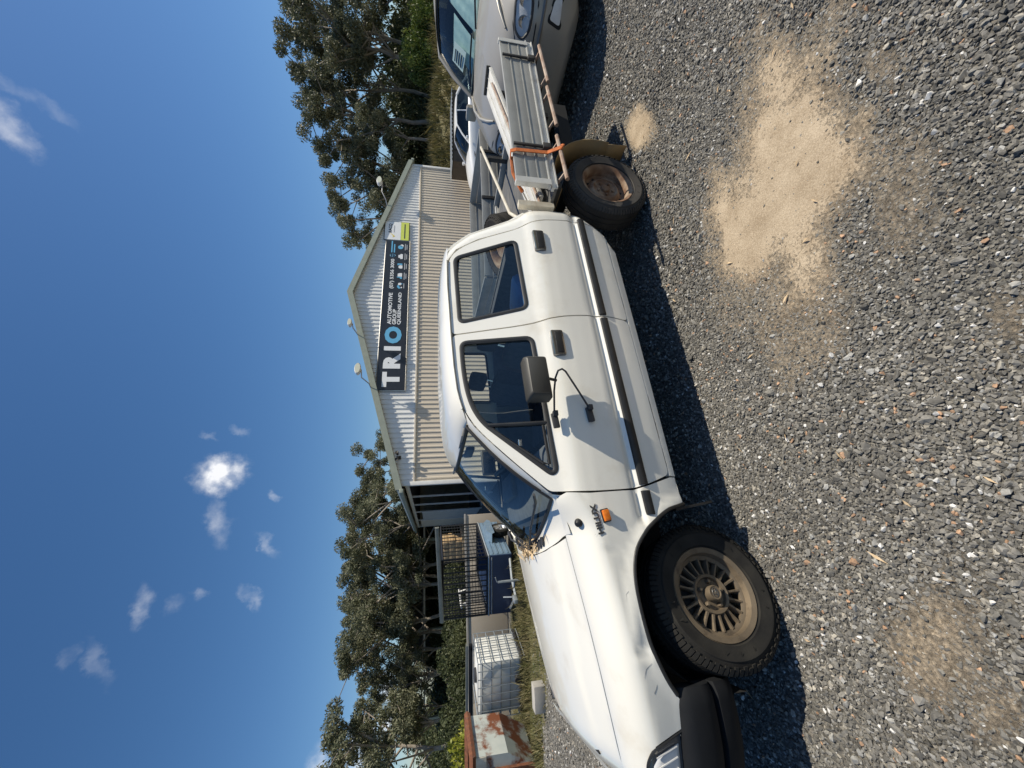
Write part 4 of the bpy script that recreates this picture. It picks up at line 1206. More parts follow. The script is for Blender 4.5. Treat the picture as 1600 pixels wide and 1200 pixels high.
# rear mudguards
for s_ in (1, -1):
    mb = MB()
    def mg(i, y):
        a = R(-14 + 125 * i / 12)
        return (-2.88 - .46 * math.cos(a) * 1.0, s_ * y, .34 + .42 * math.sin(a))
    mb.grid(mg, range(13), [.54, .66, .79]); o = mb.build('rear_mudguard', 'tan_mudguard', TR)
    sm = o.modifiers.new('thickness', 'SOLIDIFY'); sm.thickness = .006
    mb = MB()
    mb.grid(lambda i, y: (-3.36 - .02 * i, s_ * (y), .30 - .25 * i), [0, .5, 1], [.53, .64, .75]); o2 = mb.build('mud_flap', 'tan_mudguard', TR)
    sm = o2.modifiers.new('thickness', 'SOLIDIFY'); sm.thickness = .006
# ================================================================ load in the tray (separate things, in the truck's frame)
def in_tray(o, label, cat):
    o.location = UTE.location; o.rotation_euler = UTE.rotation_euler
    return tag(o, label, cat)
# loose dropside panel lying lengthwise, tail end up on the tray's end
lp_ = thing('loose_tray_panel', 'bright aluminium plank panel lying loose along the truck tray', 'panel'); in_tray(lp_, lp_['label'], 'panel')
A0 = Vector((-2.66, .63, .875)); A1 = Vector((-4.62, .42, 1.105)); dA = (A1 - A0); LA = dA.length; dA.normalize()
sA = dA.cross(Vector((0, 0, 1))).normalized(); uA = sA.cross(dA)
MA = Matrix((dA, sA, uA)).transposed()
for k in range(3):
    mb = MB(); mb.box(A0 + dA * LA / 2 + sA * (k - 1) * .082, (LA, .078, .026), MA, bev=.003); mb.box(A0 + dA * LA / 2 + sA * ((k - 1) * .082 + .034) + uA * .015, (LA, .007, .006), MA); mb.build('plank', 'bright_aluminium', lp_)
mb = MB(); mb.box(A1 + dA * .008 + uA * .02, (.02, .25, .04), MA, bev=.003); mb.build('end_bracket', 'dark_metal', lp_)
mb = MB(); mb.tube([A0 - dA * .05 - sA * .0 + uA * .024 + Vector((0, .10, 0)), A1 + uA * .03 + Vector((0, .09, 0)) - dA * .25], .011, 8); o = mb.build('rusty_rod', 'rust_pipe'); in_tray(o, 'thin rusty rod lying on the loose aluminium panel in the tray', 'rod')
mb = MB(); mb.tube([(-2.70, .42, .848), (-3.25, .06, .94), (-4.67, -.30, 1.10)], .016, 10); o = mb.build('cream_pole', 'cream_pipe'); in_tray(o, 'cream painted steel pole sloping up out of the truck tray', 'pole')
for yy, zt_ in ((.44, 1.055), (-.235, 1.045)):
    mb = MB(); mb.box((-4.40, yy, (.80 + zt_) / 2), (.04, .05, zt_ - .80)); mb.build('tray_rear_post', 'dark_metal', UTE)
mb = MB(); mb.box((-4.40, 0, .85), (.035, 1.70, .07), bev=.004); mb.build('tray_end_rail', 'aluminium', UTE)
# orange tie strap
mb = MB()
path = [(-2.90, .72, .905), (-2.895, .86, 1.112), (-2.90, .905, 1.118), (-2.905, .915, 1.08), (-2.915, .915, .85), (-2.92, .955, .775), (-2.92, .965, .755), (-2.92, .93, .750)]
W_ = .016
for i in range(len(path) - 1):
    a, b_ = Vector(path[i]), Vector(path[i + 1]); ex = Vector((W_, 0, 0)); nrm = (b_ - a).cross(ex).normalized() * .003
    mb.add([a - ex + nrm, a + ex + nrm, b_ + ex + nrm, b_ - ex + nrm, a - ex - nrm, a + ex - nrm, b_ + ex - nrm, b_ - ex - nrm], [(0, 1, 2, 3), (4, 7, 6, 5), (0, 4, 5, 1), (2, 6, 7, 3), (1, 5, 6, 2), (0, 3, 7, 4)])
mb.tube([(-2.90, .86, 1.105), (-2.82, .80, 1.085), (-2.74, .76, 1.045), (-2.70, .75, 1.02), (-2.69, .77, 1.04), (-2.715, .80, 1.06)], [.012, .016, .011, .014, .007, .005], 6)
mb.tube([(-2.90, .955, .77), (-2.93, .975, .745), (-2.95, .955, .755), (-2.92, .94, .78)], .009, 6)
o = mb.build('tie_strap', 'orange_strap'); in_tray(o, 'orange webbing strap tied over the truck dropside', 'strap')
mb = MB(); mb.tube([(-2.70, .75, 1.02), (-2.60, .62, .90), (-2.55, .55, .84)], .005, 6); o = mb.build('strap_tail', 'cream_pipe', None); in_tray(o, 'thin cord hanging from the orange strap behind the cab', 'cord')
# spare wheel leaning in the tray
sp = thing('spare_wheel', 'spare tyre on a brown steel rim lying in the truck tray', 'wheel')
sp.matrix_world = Matrix.Translation(UTE.location) @ Euler((0, 0, R(204.1))).to_matrix().to_4x4() @ Matrix.Translation((-3.22, -.34, .93)) @ Matrix.Rotation(R(20), 4, 'Y')
o = linkdata('tyre', ty_data, sp)
mb = MB(); mb.lathe([(.20, -.08), (.17, -.02), (.17, .04), (.19, .08), (.21, .085)], 40); mb.lathe([(.172, .0), (.12, .03), (.10, .045), (.03, .04), (0, .04)], 40); mb.build('rim', 'rusty_steel', sp)
mb = MB(); mb.tube([(-2.95, .1, .86), (-3.0, -.05, .95), (-3.1, -.1, .9), (-3.05, .1, .84)], .02, 8); o = mb.build('green_hose', pmat('green_plastic', (.02, .20, .12), .5)); in_tray(o, 'short green hose lying in the truck tray', 'hose')
# dry leaves caught below the windscreen
mb = MB(); rr = random.Random(3)
for k in range(95):
    y = rr.gauss(0.02, .12); p = Vector(f_cowl(rr.uniform(.05, .9), max(-.4, min(.4, y)))) + Vector((rr.gauss(0, .02), 0, .004 + abs(rr.gauss(0, .018))))
    d1 = Vector((rr.gauss(0, 1), rr.gauss(0, 1), rr.gauss(0, .5))).normalized(); d2 = d1.cross(Vector((rr.gauss(0, 1), rr.gauss(0, 1), rr.gauss(0, 1)))).normalized()
    L0, W0 = rr.uniform(.02, .055), rr.uniform(.003, .010)
    mb.add([p - d1 * L0, p + d2 * W0, p + d1 * L0, p - d2 * W0], [(0, 1, 2, 3)])
o = mb.build('leaf_litter', 'dry_leaf', None, fix=False); in_tray(o, 'dry brown leaf litter caught under the truck windscreen', 'leaves'); o['kind'] = 'stuff'

# ================================================================ the workshop shed
pmat('cladding_beige', (.66, .575, .46), .45, metal=.0, col2=(.61, .53, .42), vscale=2.0, rvar=.15, col3=(.36, .31, .24), v3scale=1.5, v3lo=.58, v3hi=.8)
pmat('cladding_white', (.78, .775, .755), .4, col2=(.72, .715, .69), vscale=2.0, rvar=.15)
pmat('trim_green', (.30, .325, .27), .45, col2=(.26, .285, .235), vscale=4)
pmat('trim_white', (.70, .69, .66), .5, col2=(.62, .61, .58), vscale=5)
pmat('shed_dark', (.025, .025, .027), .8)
pmat('roller_door', (.50, .50, .48), .5, col2=(.43, .43, .41), vscale=3)
pmat('concrete', (.40, .38, .34), .9, col2=(.33, .31, .28), vscale=5, bump=.2, bscale=60)
pmat('sign_black', (.012, .015, .024), .35, col2=(.018, .02, .03), vscale=8)
pmat('sign_white', (.78, .79, .80), .4); pmat('sign_blue', (.13, .42, .66), .4); pmat('sign_lime', (.62, .68, .12), .4)
pmat('sign_yellow', (.70, .55, .12), .4); pmat('sign_grey', (.42, .43, .45), .4); pmat('frame_metal', (.55, .55, .55), .35, metal=.9)
pmat('lamp_glass', (.70, .68, .52), .15, coat=.6)
SHED = thing('workshop_shed', 'large corrugated workshop shed, white gable over beige wall', 'shed', (-3.5, 14.0, -.87), R(26.114))
W, DEP, EAVE, RIDGE, RX, BAND = 17.04, 13.4, 3.72, 5.97, 8.2, 3.2
def rooft(x): return EAVE + (RIDGE - EAVE) * (x / RX if x < RX else (W - x) / (W - RX))
NSH = 22; SW = W / NSH; RS = SW / 4
prof = []
for k in range(4):
    x0 = k * RS; prof += [(x0, 0), (x0 + RS * .58, 0), (x0 + RS * .68, -.030), (x0 + RS * .90, -.030)]
prof.append((SW, 0))
mb = MB(); mb.add([(x, y, z) for z in (.0, BAND) for x, y in prof], [(i, i + 1, len(prof) + i + 1, len(prof) + i) for i in range(len(prof) - 1)])
low_me = mb.build('wall_sheet', 'cladding_beige', None, smooth=None).data
bpy.data.objects.remove(bpy.data.objects['wall_sheet'])
for k in range(NSH):
    linkdata('wall_sheet', low_me, SHED, (k * SW, -.004 * (k % 2), 0))
    mb = MB(); vs_ = [(k * SW + x, y - .012 - .004 * (k % 2), BAND - .02) for x, y in prof] + [(k * SW + x, y - .012 - .004 * (k % 2), rooft(k * SW + x) - .02) for x, y in prof]
    mb.add(vs_, [(i, i + 1, len(prof) + i + 1, len(prof) + i) for i in range(len(prof) - 1)]); mb.build('gable_sheet', 'cladding_white', SHED, smooth=None)
mb = MB(); mb.box((W / 2, -.035, BAND - .03), (W, .05, .07), bev=.008); mb.build('wall_flashing', 'cladding_beige', SHED)
mb = MB(); mb.box((W / 2, .12, .05), (W + .1, .3, .12)); mb.build('footing', 'concrete', SHED)
for x in (-.03, W + .03):
    mb = MB(); mb.box((x, -.02, EAVE / 2), (.14, .14, EAVE), bev=.01); mb.build('corner_flashing', 'trim_white', SHED)
# roof planes
for x0, x1, nm in ((-.25, RX, 'l'), (RX, W + .25, 'r')):
    z0 = rooft(0) - .05 if nm == 'l' else RIDGE; z1 = RIDGE if nm == 'l' else rooft(W) - .05
    if nm == 'l': z0 = EAVE - .25 * (RIDGE - EAVE) / RX
    else: z1 = EAVE - .25 * (RIDGE - EAVE) / (W - RX)
    mb = MB(); mb.add([(x0, -.2, z0 + .03), (x1, -.2, z1 + .03), (x1, DEP, z1 + .03), (x0, DEP, z0 + .03), (x0, -.2, z0 + .09), (x1, -.2, z1 + .09), (x1, DEP, z1 + .09), (x0, DEP, z0 + .09)],
                      [(0, 1, 2, 3), (4, 7, 6, 5), (0, 4, 5, 1), (1, 5, 6, 2), (2, 6, 7, 3), (3, 7, 4, 0)])
    mb.build('roof_sheet', 'cladding_white', SHED, smooth=None)
    # barge capping along the gable
    mb = MB(); d_ = .22
    mb.add([(x0, -.215, z0 - .10), (x1, -.215, z1 - .10), (x1, -.215, z1 + .13), (x0, -.215, z0 + .13), (x0, -.09, z0 - .10), (x1, -.09, z1 - .10), (x1, -.09, z1 + .135), (x0, -.09, z0 + .135)],
           [(0, 1, 2, 3), (4, 7, 6, 5), (0, 4, 5, 1), (1, 5, 6, 2), (2, 6, 7, 3), (3, 7, 4, 0)])
    mb.build('barge_board', 'trim_green', SHED, smooth=None)
    xg = -.30 if nm == 'l' else W + .30
    mb = MB(); mb.box((xg, DEP / 2, EAVE - .14), (.14, DEP + .5, .14), bev=.02); mb.build('gutter', 'trim_green', SHED)
# far and right walls, near-black sheets that paint in the shade inside the open bays
mb = MB(); mb.box((W, DEP / 2 + .1, EAVE / 2), (.05, DEP, EAVE - .06)); mb.build('side_wall', 'cladding_beige', SHED)
mb = MB(); mb.add([(0, DEP, 0), (W, DEP, 0), (W, DEP, EAVE), (RX, DEP, RIDGE), (0, DEP, EAVE)], [(0, 1, 2, 3, 4)]); mb.build('back_wall', 'cladding_beige', SHED, smooth=None)
mb = MB(); mb.box((W / 2, DEP / 2, .03), (W - .2, DEP - .2, .06)); mb.build('floor_slab', 'concrete', SHED)
mb = MB(); mb.box((6, DEP / 2, EAVE / 2), (.05, DEP - .3, EAVE - .1)); mb.box((3.0, DEP / 2, EAVE - .35), (6, DEP - .3, .03)); mb.build('inner_shade', 'shed_dark', SHED)
# open bays on the left side
for y in (2.5, 4.55, 6.8, 10.0, 13.2):
    mb = MB(); mb.box((-.02, y, EAVE / 2 - .1), (.06, .07, EAVE - .2)); mb.build('side_post', 'trim_white', SHED)
mb = MB(); mb.box((-.03, DEP / 2, EAVE - .30), (.06, DEP, .14)); mb.build('side_lintel', 'trim_white', SHED)
mb = MB(); mb.box((.0, 8.4, 1.55), (.05, 3.05, 3.0))
for k in range(16): mb.box((-.03, 8.4, .15 + k * .185), (.012, 3.0, .12))
mb.build('roller_door', 'roller_door', SHED)
mb = MB(); mb.box((-.02, 11.6, 1.7), (.05, 3.0, 3.0)); mb.build('side_cladding', 'cladding_beige', SHED)
# the sign board
SIGN = thing('shop_sign', 'long dark sign board with TRIO lettering across the shed gable', 'sign', (0, 0, 0)); SIGN.location = SHED.location; SIGN.rotation_euler = SHED.rotation_euler
mb = MB(); mb.box((7.51, -.075, 4.125), (7.84, .05, 1.05)); mb.build('board', 'sign_black', SIGN)
mb = MB()
for a, b_ in (((3.57, 3.58), (11.45, 3.58)), ((3.57, 4.67), (11.45, 4.67)), ((3.57, 3.58), (3.57, 4.67)), ((11.45, 3.58), (11.45, 4.67))):
    mb.tube([(a[0], -.08, a[1]), (b_[0], -.08, b_[1])], .022, 4)
mb.build('frame', 'frame_metal', SIGN)
FX = Matrix(((1, 0, 0, 0), (0, 0, -1, 0), (0, 1, 0, 0), (0, 0, 0, 1)))
def stext(body, x, z, w_, h_, mat, par, nm='lettering', bold=.0, y=-.104):
    return text(nm, body, .5, mat, par, Matrix.Translation((x, y, z)) @ FX, extrude=.004, bold=bold, width=w_, height=h_)
stext('T', 3.72, 3.80, .66, .66, 'sign_white', SIGN, bold=.030); stext('R', 4.53, 3.80, .70, .66, 'sign_white', SIGN, bold=.030)
stext('I', 5.36, 3.80, .20, .66, 'sign_white', SIGN, bold=.030); stext('O', 5.70, 3.79, .83, .68, 'sign_blue', SIGN, bold=.030)
stext('AUTOMOTIVE', 6.64, 4.235, 1.66, .165, 'sign_white', SIGN, bold=.012); stext('GROUP', 6.64, 4.035, .78, .165, 'sign_white', SIGN, bold=.012); stext('QUEENSLAND', 6.64, 3.835, 1.70, .165, 'sign_white', SIGN, bold=.012)
stext('(07) 5356 3000', 8.54, 4.20, 1.72, .20, 'sign_white', SIGN, bold=.010)
mb = MB(); c_ = Vector((10.48, -.103, 4.33))
mb.tube([c_ + Vector((.095 * math.cos(t), 0, .115 * math.sin(t))) for t in [6.2832 * i / 24 for i in range(25)]], .008, 4, cap=False); mb.tube([c_ + Vector((.04 * math.cos(t), 0, .115 * math.sin(t))) for t in [6.2832 * i / 24 for i in range(25)]], .007, 4, cap=False); mb.tube([c_ - Vector((.09, 0, 0)), c_ + Vector((.09, 0, 0))], .007, 4)
mb.build('globe_mark', 'sign_blue', SIGN)
mb = MB()
for z, w_ in ((4.385, .72), (4.27, .52)): mb.box((10.66 + w_ / 2, -.102, z), (w_, .006, .055))
mb.build('blue_print', 'sign_blue', SIGN)
# pictograms of the services and their small captions
def icon(kind, x):
    z = 3.98
    mw, mbl = MB(), MB()
    def slab(m, poly): m.add([(x + a, y, z + b_) for y in (-.106, -.100) for a, b_ in poly], [tuple(range(len(poly))), tuple(reversed(range(len(poly), 2 * len(poly))))] + [(i, (i + 1) % len(poly), len(poly) + (i + 1) % len(poly), len(poly) + i) for i in range(len(poly))])
    def wheel_(m, a, b_, r_): slab(m, [(a + r_ * math.cos(t), b_ + r_ * math.sin(t)) for t in [6.2832 * i / 12 for i in range(12)]])
    if kind == 0:
        slab(mbl, [(-.16, -.06), (.02, .02), (.02, .07), (-.06, .10), (-.16, .04)]); slab(mw, [(.03, -.08), (.16, -.08), (.16, .02), (.10, .06), (.03, .05)]); wheel_(mw, -.10, -.09, .035); wheel_(mbl, .11, -.10, .03)
    elif kind == 1:
        slab(mw, [(-.04, -.10), (.16, -.10), (.16, .0), (.12, .09), (-.04, .09)]); slab(mbl, [(-.17, -.10), (-.05, -.10), (-.05, .13), (-.10, .10), (-.10, .0), (-.17, -.02)])
    elif kind == 2:
        slab(mw, [(-.14, -.10), (.03, -.10), (.05, .0), (.0, .07), (-.11, .07), (-.15, .0)]); slab(mbl, [(.06, -.09), (.15, -.09), (.15, .12), (.03, .12), (.07, .04)])
    elif kind == 3:
        slab(mw, [(-.14, -.10), (.14, -.10), (.16, .0), (.10, .02), (.08, .10), (-.08, .10), (-.10, .02), (-.16, .0)])
    else:
        wheel_(mbl, -.03, .02, .12); wheel_(mw, .07, -.04, .08); 
    mw.build('pictogram', 'sign_white', SIGN); 
    if mbl.v: mbl.build('pictogram', 'sign_blue', SIGN)
for k, x in enumerate((8.72, 9.28, 9.86, 10.44, 11.04)):
    icon(k, x)
    for j, w_ in enumerate((.40, .30) if k else (.28,)):
        mb = MB(); mb.box((x, -.1015, 3.785 - j * .075), (w_, .005, .036)); mb.build('caption', 'sign_grey', SIGN)
# the motoring-club sign
RQ = thing('approval_sign', 'square white and lime RACQ sign beside the TRIO board', 'sign'); RQ.location = SHED.location; RQ.rotation_euler = SHED.rotation_euler
mb = MB(); mb.box((12.06, -.075, 4.39), (1.18, .05, .73)); mb.build('board', 'sign_white', RQ)
mb = MB(); mb.box((12.06, -.075, 3.835), (1.18, .05, .37)); mb.build('lime_board', 'sign_lime', RQ)
mb = MB()
for a, b_ in (((11.47, 3.64), (12.66, 3.64)), ((11.47, 4.77), (12.66, 4.77)), ((11.47, 3.64), (11.47, 4.77)), ((12.66, 3.64), (12.66, 4.77))): mb.tube([(a[0], -.08, a[1]), (b_[0], -.08, b_[1])], .022, 4)
mb.build('frame', 'dark_metal', RQ)
stext('RACQ', 11.92, 4.42, .58, .17, 'dark_text', RQ, bold=.006)
mb = MB(); mb.box((12.17, -.1015, 4.335), (.46, .005, .05)); mb.build('caption', 'sign_grey', RQ)
mb = MB(); mb.box((12.06, -.1015, 3.84), (.95, .005, .05)); mb.build('lower_caption', 'badge_grey', RQ)
mb = MB(); mb.add([(11.60, -.104, 4.40), (11.70, -.104, 4.27), (11.92, -.104, 4.54), (11.70, -.104, 4.37)], [(0, 1, 2, 3)]); mb.build('tick', 'sign_yellow', RQ)
# floodlights on the gable
def flood(x, z, dx, label, big=1.0):
    o = thing('floodlight', label, 'floodlight', group='floodlights along the shed gable'); o.location = SHED.location; o.rotation_euler = SHED.rotation_euler
    zb = rooft(x - dx) + .12
    mb = MB(); mb.tube([(x - dx, -.15, zb - .02), (x - dx * .75, -.35, zb + .05), (x - dx * .45, -.55, z - .10 * big), (x, -.72, z - .10 * big)], .022, 6); mb.build('bracket', 'frame_metal', o)
    mb = MB(); fr = []
    for yy, sx, sz in ((-.62, .10, .05), (-.66, .26, .12), (-.80, .28, .14), (-.86, .24, .11)):
        fr.append([(x + sx * big * math.cos(t), yy, z + .03 + sz * big * math.sin(t)) for t in [6.2832 * i / 16 for i in range(16)]])
    k = 16; mb.add([p for r_ in fr for p in r_], [(r_ * k + i, r_ * k + (i + 1) % k, (r_ + 1) * k + (i + 1) % k, (r_ + 1) * k + i) for r_ in range(3) for i in range(k)] + [tuple(range(k))]); mb.build('housing', 'trim_white', o)
    mb = MB(); mb.add(fr[3], [tuple(range(k))]); mb.build('lens', 'lamp_glass', o)
flood(4.15, 5.22, .55, 'floodlight on a short arm above the T of the TRIO sign', .85)
flood(6.2, 5.68, .2, 'small floodlight on the gable edge above the word AUTOMOTIVE', .6)
flood(14.6, 5.05, 1.05, 'floodlight on a long bent arm to the side of the RACQ sign', .95)
o = thing('spot_lamp', 'small twin spot lamp under the barge at the open-bay end', 'spot lamp'); o.location = SHED.location; o.rotation_euler = SHED.rotation_euler
mb = MB(); mb.tube([(.92, -.05, 3.72), (.92, -.2, 3.72)], .02, 6); mb.box((.92, -.05, 3.72), (.12, .03, .16)); mb.build('base', 'dark_metal', o)
for dx in (-.13, .13):
    mb = MB(); mb.lathe([(.03, 0), (.05, .05), (.07, .14), (.06, .15), (0, .12)], 14, Matrix.Translation((.92 + dx * .5, -.2, 3.74)) @ Matrix.Rotation(R(60 if dx > 0 else -60), 4, 'Y') @ Matrix.Rotation(R(60), 4, 'X')); mb.build('spot_head', 'dark_metal', o)
# ================================================================ other vehicles
pmat('red_paint', (.30, .012, .015), .3, coat=.5); pmat('suv_lower', (.20, .195, .18), .4, metal=.3, col2=(.17, .165, .15), vscale=3)
pmat('sunshade', (.55, .66, .66), .5, col2=(.42, .55, .58), vscale=14, bump=.1, bscale=60); pmat('plate_white', (.8, .8, .78), .5); pmat('alloy_silver', (.55, .55, .55), .3, metal=.8)
def car(name, label, cat, loc, rz, paint, D, glass='dark_glass', group=None):
    """a car from its side profile; x forward, y to its left"""
    o = thing(name, label, cat, loc, rz, group)
    w = D['w']; xs = D['xs']
    def sec(i):
        x, wk, zb, zm, zs, zd = xs[i]; ww = w * wk
        return [(x, 0, zb), (x, ww * .80, zb), (x, ww * .955, zb + .07), (x, ww * .995, zm - .06), (x, ww, zm + .06), (x, ww * .985, zs - .10), (x, ww * .955, zs - .02), (x, ww * .90, zs + .012), (x, ww * .72, zd - .008), (x, ww * .4, zd + .018), (x, 0, zd + .03)]
    # smooth the stations
    st_ = []
    for i in range(len(xs) - 1):
        p0, p1, p2, p3 = (xs[max(0, min(len(xs) - 1, i + d_))] for d_ in (-1, 0, 1, 2))
        for k in range(4):
            t = k / 4; st_.append(tuple(.5 * (2 * b + (c - a) * t + (2 * a - 5 * b + 4 * c - d) * t * t + (-a + 3 * b - 3 * c + d) * t ** 3) for a, b, c, d in zip(p0, p1, p2, p3)))
    st_.append(xs[-1]); xs = st_
    mb = MB(); rows_ = [sec(i) for i in range(len(xs))]; k = len(rows_[0])
    mb.add([p for r_ in rows_ for p in r_], [(i * k + j, (i + 1) * k + j, (i + 1) * k + j + 1, i * k + j + 1) for i in range(len(rows_) - 1) for j in range(k - 1)] + [tuple(range(k)), tuple((len(rows_) - 1) * k + j for j in range(k))])
    mb.mirror(); mb.build('body', paint, o, smooth=50)
    G = D['g']   # A base, A top, C top, C base : (x, y, z)
    ab, at_, ct_, cb = (Vector(v) for v in G)
    def bow(a, b_, t, up=(0, 0, .0)): return a.lerp(b_, t) + Vector(up) * math.sin(math.pi * t)
    m_ = lambda v: Vector((v.x, -v.y, v.z))
    cr_ = D.get('crown', .05)
    def roof(i, s_):
        p = at_.lerp(ct_, i) + Vector((0, 0, .025 * math.sin(math.pi * i))); y = p.y * s_
        return (p.x + (.10 if i < .5 else -.10) * (1 - s_ * s_) * abs(1 - 2 * i), y, p.z + cr_ * (1 - abs(s_) ** 2.6))
    mb = MB(); mb.grid(roof, [t / 8 for t in range(9)], [-1, -.96, -.88, -.7, -.4, 0, .4, .7, .88, .96, 1]); mb.build('roof', paint, o, smooth=60)
    for s_ in (1, -1):
        f_ = (lambda v: v) if s_ > 0 else m_
        mb = MB(); mb.tube([f_(ab + Vector((.04, .01, -.04))), f_(bow(ab, at_, .5, (0, 0, .03))), f_(at_)], .032, 8); mb.tube([f_(at_), f_(bow(at_, ct_, .5, (0, 0, .025))), f_(ct_)], .026, 8); mb.tube([f_(ct_), f_(bow(ct_, cb, .5, (0, 0, .02))), f_(cb + Vector((0, 0, -.04)))], .05, 8)
        for t in D.get('pillars', (.45,)):
            a = at_.lerp(ct_, t); b_ = ab.lerp(cb, t); mb.tube([f_(a), f_(b_ + Vector((0, 0, -.03)))], .03, 8)
        mb.build('window_frame', D.get('frame', paint), o)
        ts = [0] + list(D.get('pillars', (.45,))) + [1]
        for k_ in range(len(ts) - 1):
            a, b_ = ts[k_] + .012, ts[k_ + 1] - .012
            mb = MB(); mb.grid(lambda i, j: tuple(f_((ab.lerp(cb, a + (b_ - a) * i)).lerp(at_.lerp(ct_, a + (b_ - a) * i) + Vector((0, 0, .025 * math.sin(math.pi * (a + (b_ - a) * i)))), j) + Vector((0, .004 + .02 * math.sin(math.pi * j), -.012)))), [q / 6 for q in range(7)], [q / 5 for q in range(6)]); mb.build('side_window', 'dark_glass', o)
        for xw in D['wheels']:
            r_ = D['rw']; mb = MB(); mb.lathe([(r_ + .06, 0), (r_ + .06, .008), (0, .008)], 36, Matrix.Translation((xw, s_ * (w - .012), r_ + .02)) @ Matrix.Rotation(R(-90 * s_), 4, 'X')); mb.build('wheel_arch', 'under_black', o)
            wq = bpy.data.objects.new('wheel', None); COL.objects.link(wq); wq.parent = o; wq.location = (xw, s_ * (w - .085), r_); wq.rotation_euler = (R(-90 * s_), 0, 0)
            mb = MB(); mb.lathe([(r_ * .62, -.09), (r_ * .9, -.10), (r_, -.07), (r_, .07), (r_ * .9, .105), (r_ * .62, .095)], 40); mb.build('tyre', 'tyre_rubber', wq)
            mb = MB(); mb.lathe([(r_ * .64, .09), (r_ * .60, .095), (r_ * .56, .05), (r_ * .3, .06), (0, .065)], 40)
            for q in range(5): mb.box((r_ * .34 * math.cos(q * 1.2566), r_ * .34 * math.sin(q * 1.2566), .072), (r_ * .5, .05, .03), (0, 0, q * 1.2566), bev=.006)
            mb.build('rim', 'alloy_silver', wq)
    # screens
    def wsf(u, q): 
        a = Vector((ab.x + .16 * (1 - q * q), ab.y * q * .985, ab.z + .0)); b_ = Vector((at_.x + .09 * (1 - q * q), at_.y * q * .97, at_.z + cr_ * .75 * (1 - q * q) - .01)); return tuple(a.lerp(b_, u) + Vector((.02, 0, .025)) * math.sin(math.pi * u))
    def rsf(u, q):
        a = Vector((cb.x - .08 * (1 - q * q), cb.y * q * .97, cb.z)); b_ = Vector((ct_.x - .08 * (1 - q * q), ct_.y * q * .96, ct_.z + cr_ * .7 * (1 - q * q) - .01)); return tuple(a.lerp(b_, u))
    mb = MB(); mb.grid(wsf, [t / 8 for t in range(9)], [-1 + t / 8 for t in range(17)]); mb.build('windscreen', glass, o)
    mb = MB(); mb.grid(rsf, [0, .5, 1], [-1 + t / 4 for t in range(9)]); mb.build('rear_window', 'dark_glass', o)
    ring = [wsf(0, -1 + t / 8) for t in range(17)]; mb = MB(); mb.tube(ring, .018, 6); mb.tube([wsf(1, -1 + t / 8) for t in range(17)], .014, 6); mb.build('screen_seal', 'black_rubber', o)
    # cabin
    mb = MB(); mb.box((ab.x - .25, 0, ab.z - .03), (.55, ab.y * 1.8, .10), (0, .05, 0), bev=.03); mb.build('dashboard', 'trim_grey', o)
    xm = (at_.x + ct_.x) / 2
    for y in (.38, -.38):
        mb = MB(); mb.box((at_.x - .35, y, ab.z + .12), (.14, .46, .46), (0, -.2, 0), bev=.05); mb.box((at_.x - .42, y, ab.z + .40), (.09, .24, .14), bev=.03); mb.build('front_seat', 'seat_cloth', o)
    mb = MB(); mb.box((ct_.x + .35, 0, ab.z + .05), (.16, 1.2, .40), bev=.05); mb.build('rear_seat', 'seat_cloth', o)
    return o, wsf
# silver-grey SUV nosing in from the side
SUVD = dict(w=.945, xs=[(-3.93, .78, .45, .75, .98, .98), (-3.85, .93, .36, .78, 1.10, 1.10), (-3.3, 1.0, .30, .78, 1.16, 1.14), (-2.6, 1.0, .28, .76, 1.16, 1.12), (-1.5, 1.0, .28, .74, 1.15, 1.10), (-.55, 1.0, .28, .74, 1.13, 1.13), (-.1, 1.0, .28, .73, 1.08, 1.11),
            (.35, .99, .28, .70, 1.00, 1.065), (.65, .955, .27, .64, .93, .99), (.82, .86, .27, .56, .84, .91), (.92, .70, .30, .50, .74, .80), (.945, .5, .36, .50, .64, .70)],
            g=((-.50, .80, 1.135), (-1.22, .66, 1.575), (-3.30, .64, 1.60), (-3.75, .76, 1.12)), frame='suv_lower', wheels=(0, -2.84), rw=.365, pillars=(.40, .72), crown=.075)
SUV, swf = car('parked_suv', 'silver-grey SUV with rounded headlamps parked nose-in behind the truck tray', 'SUV', (4.04, 4.55, ground_z(4.04, 4.55) - .03), R(-151.4), 'grey_paint', SUVD, glass='suv_glass')
from mathutils.bvhtree import BVHTree
_b = [c for c in SUV.children if c.name.startswith('body')][0].data
BV = BVHTree.FromPolygons([v.co[:] for v in _b.vertices], [p.vertices[:] for p in _b.polygons])
def skin(y, z, off=.01):
    h_ = BV.ray_cast(Vector((2, y, z)), Vector((-1, 0, 0)))
    p, n_ = (h_[0], h_[1]) if h_[0] else (Vector((.2, y, z)), Vector((1, 0, 0)))
    if n_.x < 0: n_ = -n_
    return p + n_ * off
def patch(poly, s_, off, nm, mat, par, rim=None, crown=0.0, rmat='black_plastic'):
    cy_ = sum(p[0] for p in poly) / len(poly); cz_ = sum(p[1] for p in poly) / len(poly); k = len(poly); mb = MB(); rings = [1, .8, .55, .25, .02]
    vs_ = [tuple(skin(s_ * (cy_ + (a - cy_) * q), cz_ + (b_ - cz_) * q, off + crown * (1 - q * q))) for q in rings for a, b_ in poly]
    mb.add(vs_, [(r_ * k + i, r_ * k + (i + 1) % k, (r_ + 1) * k + (i + 1) % k, (r_ + 1) * k + i) for r_ in range(4) for i in range(k)]); o = mb.build(nm, mat, par, smooth=80)
    if rim:
        mb = MB(); mb.tube([tuple(skin(s_ * a, b_, off + .002)) for a, b_ in poly] + [tuple(skin(s_ * poly[0][0], poly[0][1], off + .002))], rim, 6, cap=False); mb.build('lamp_surround', rmat, o)
    return o
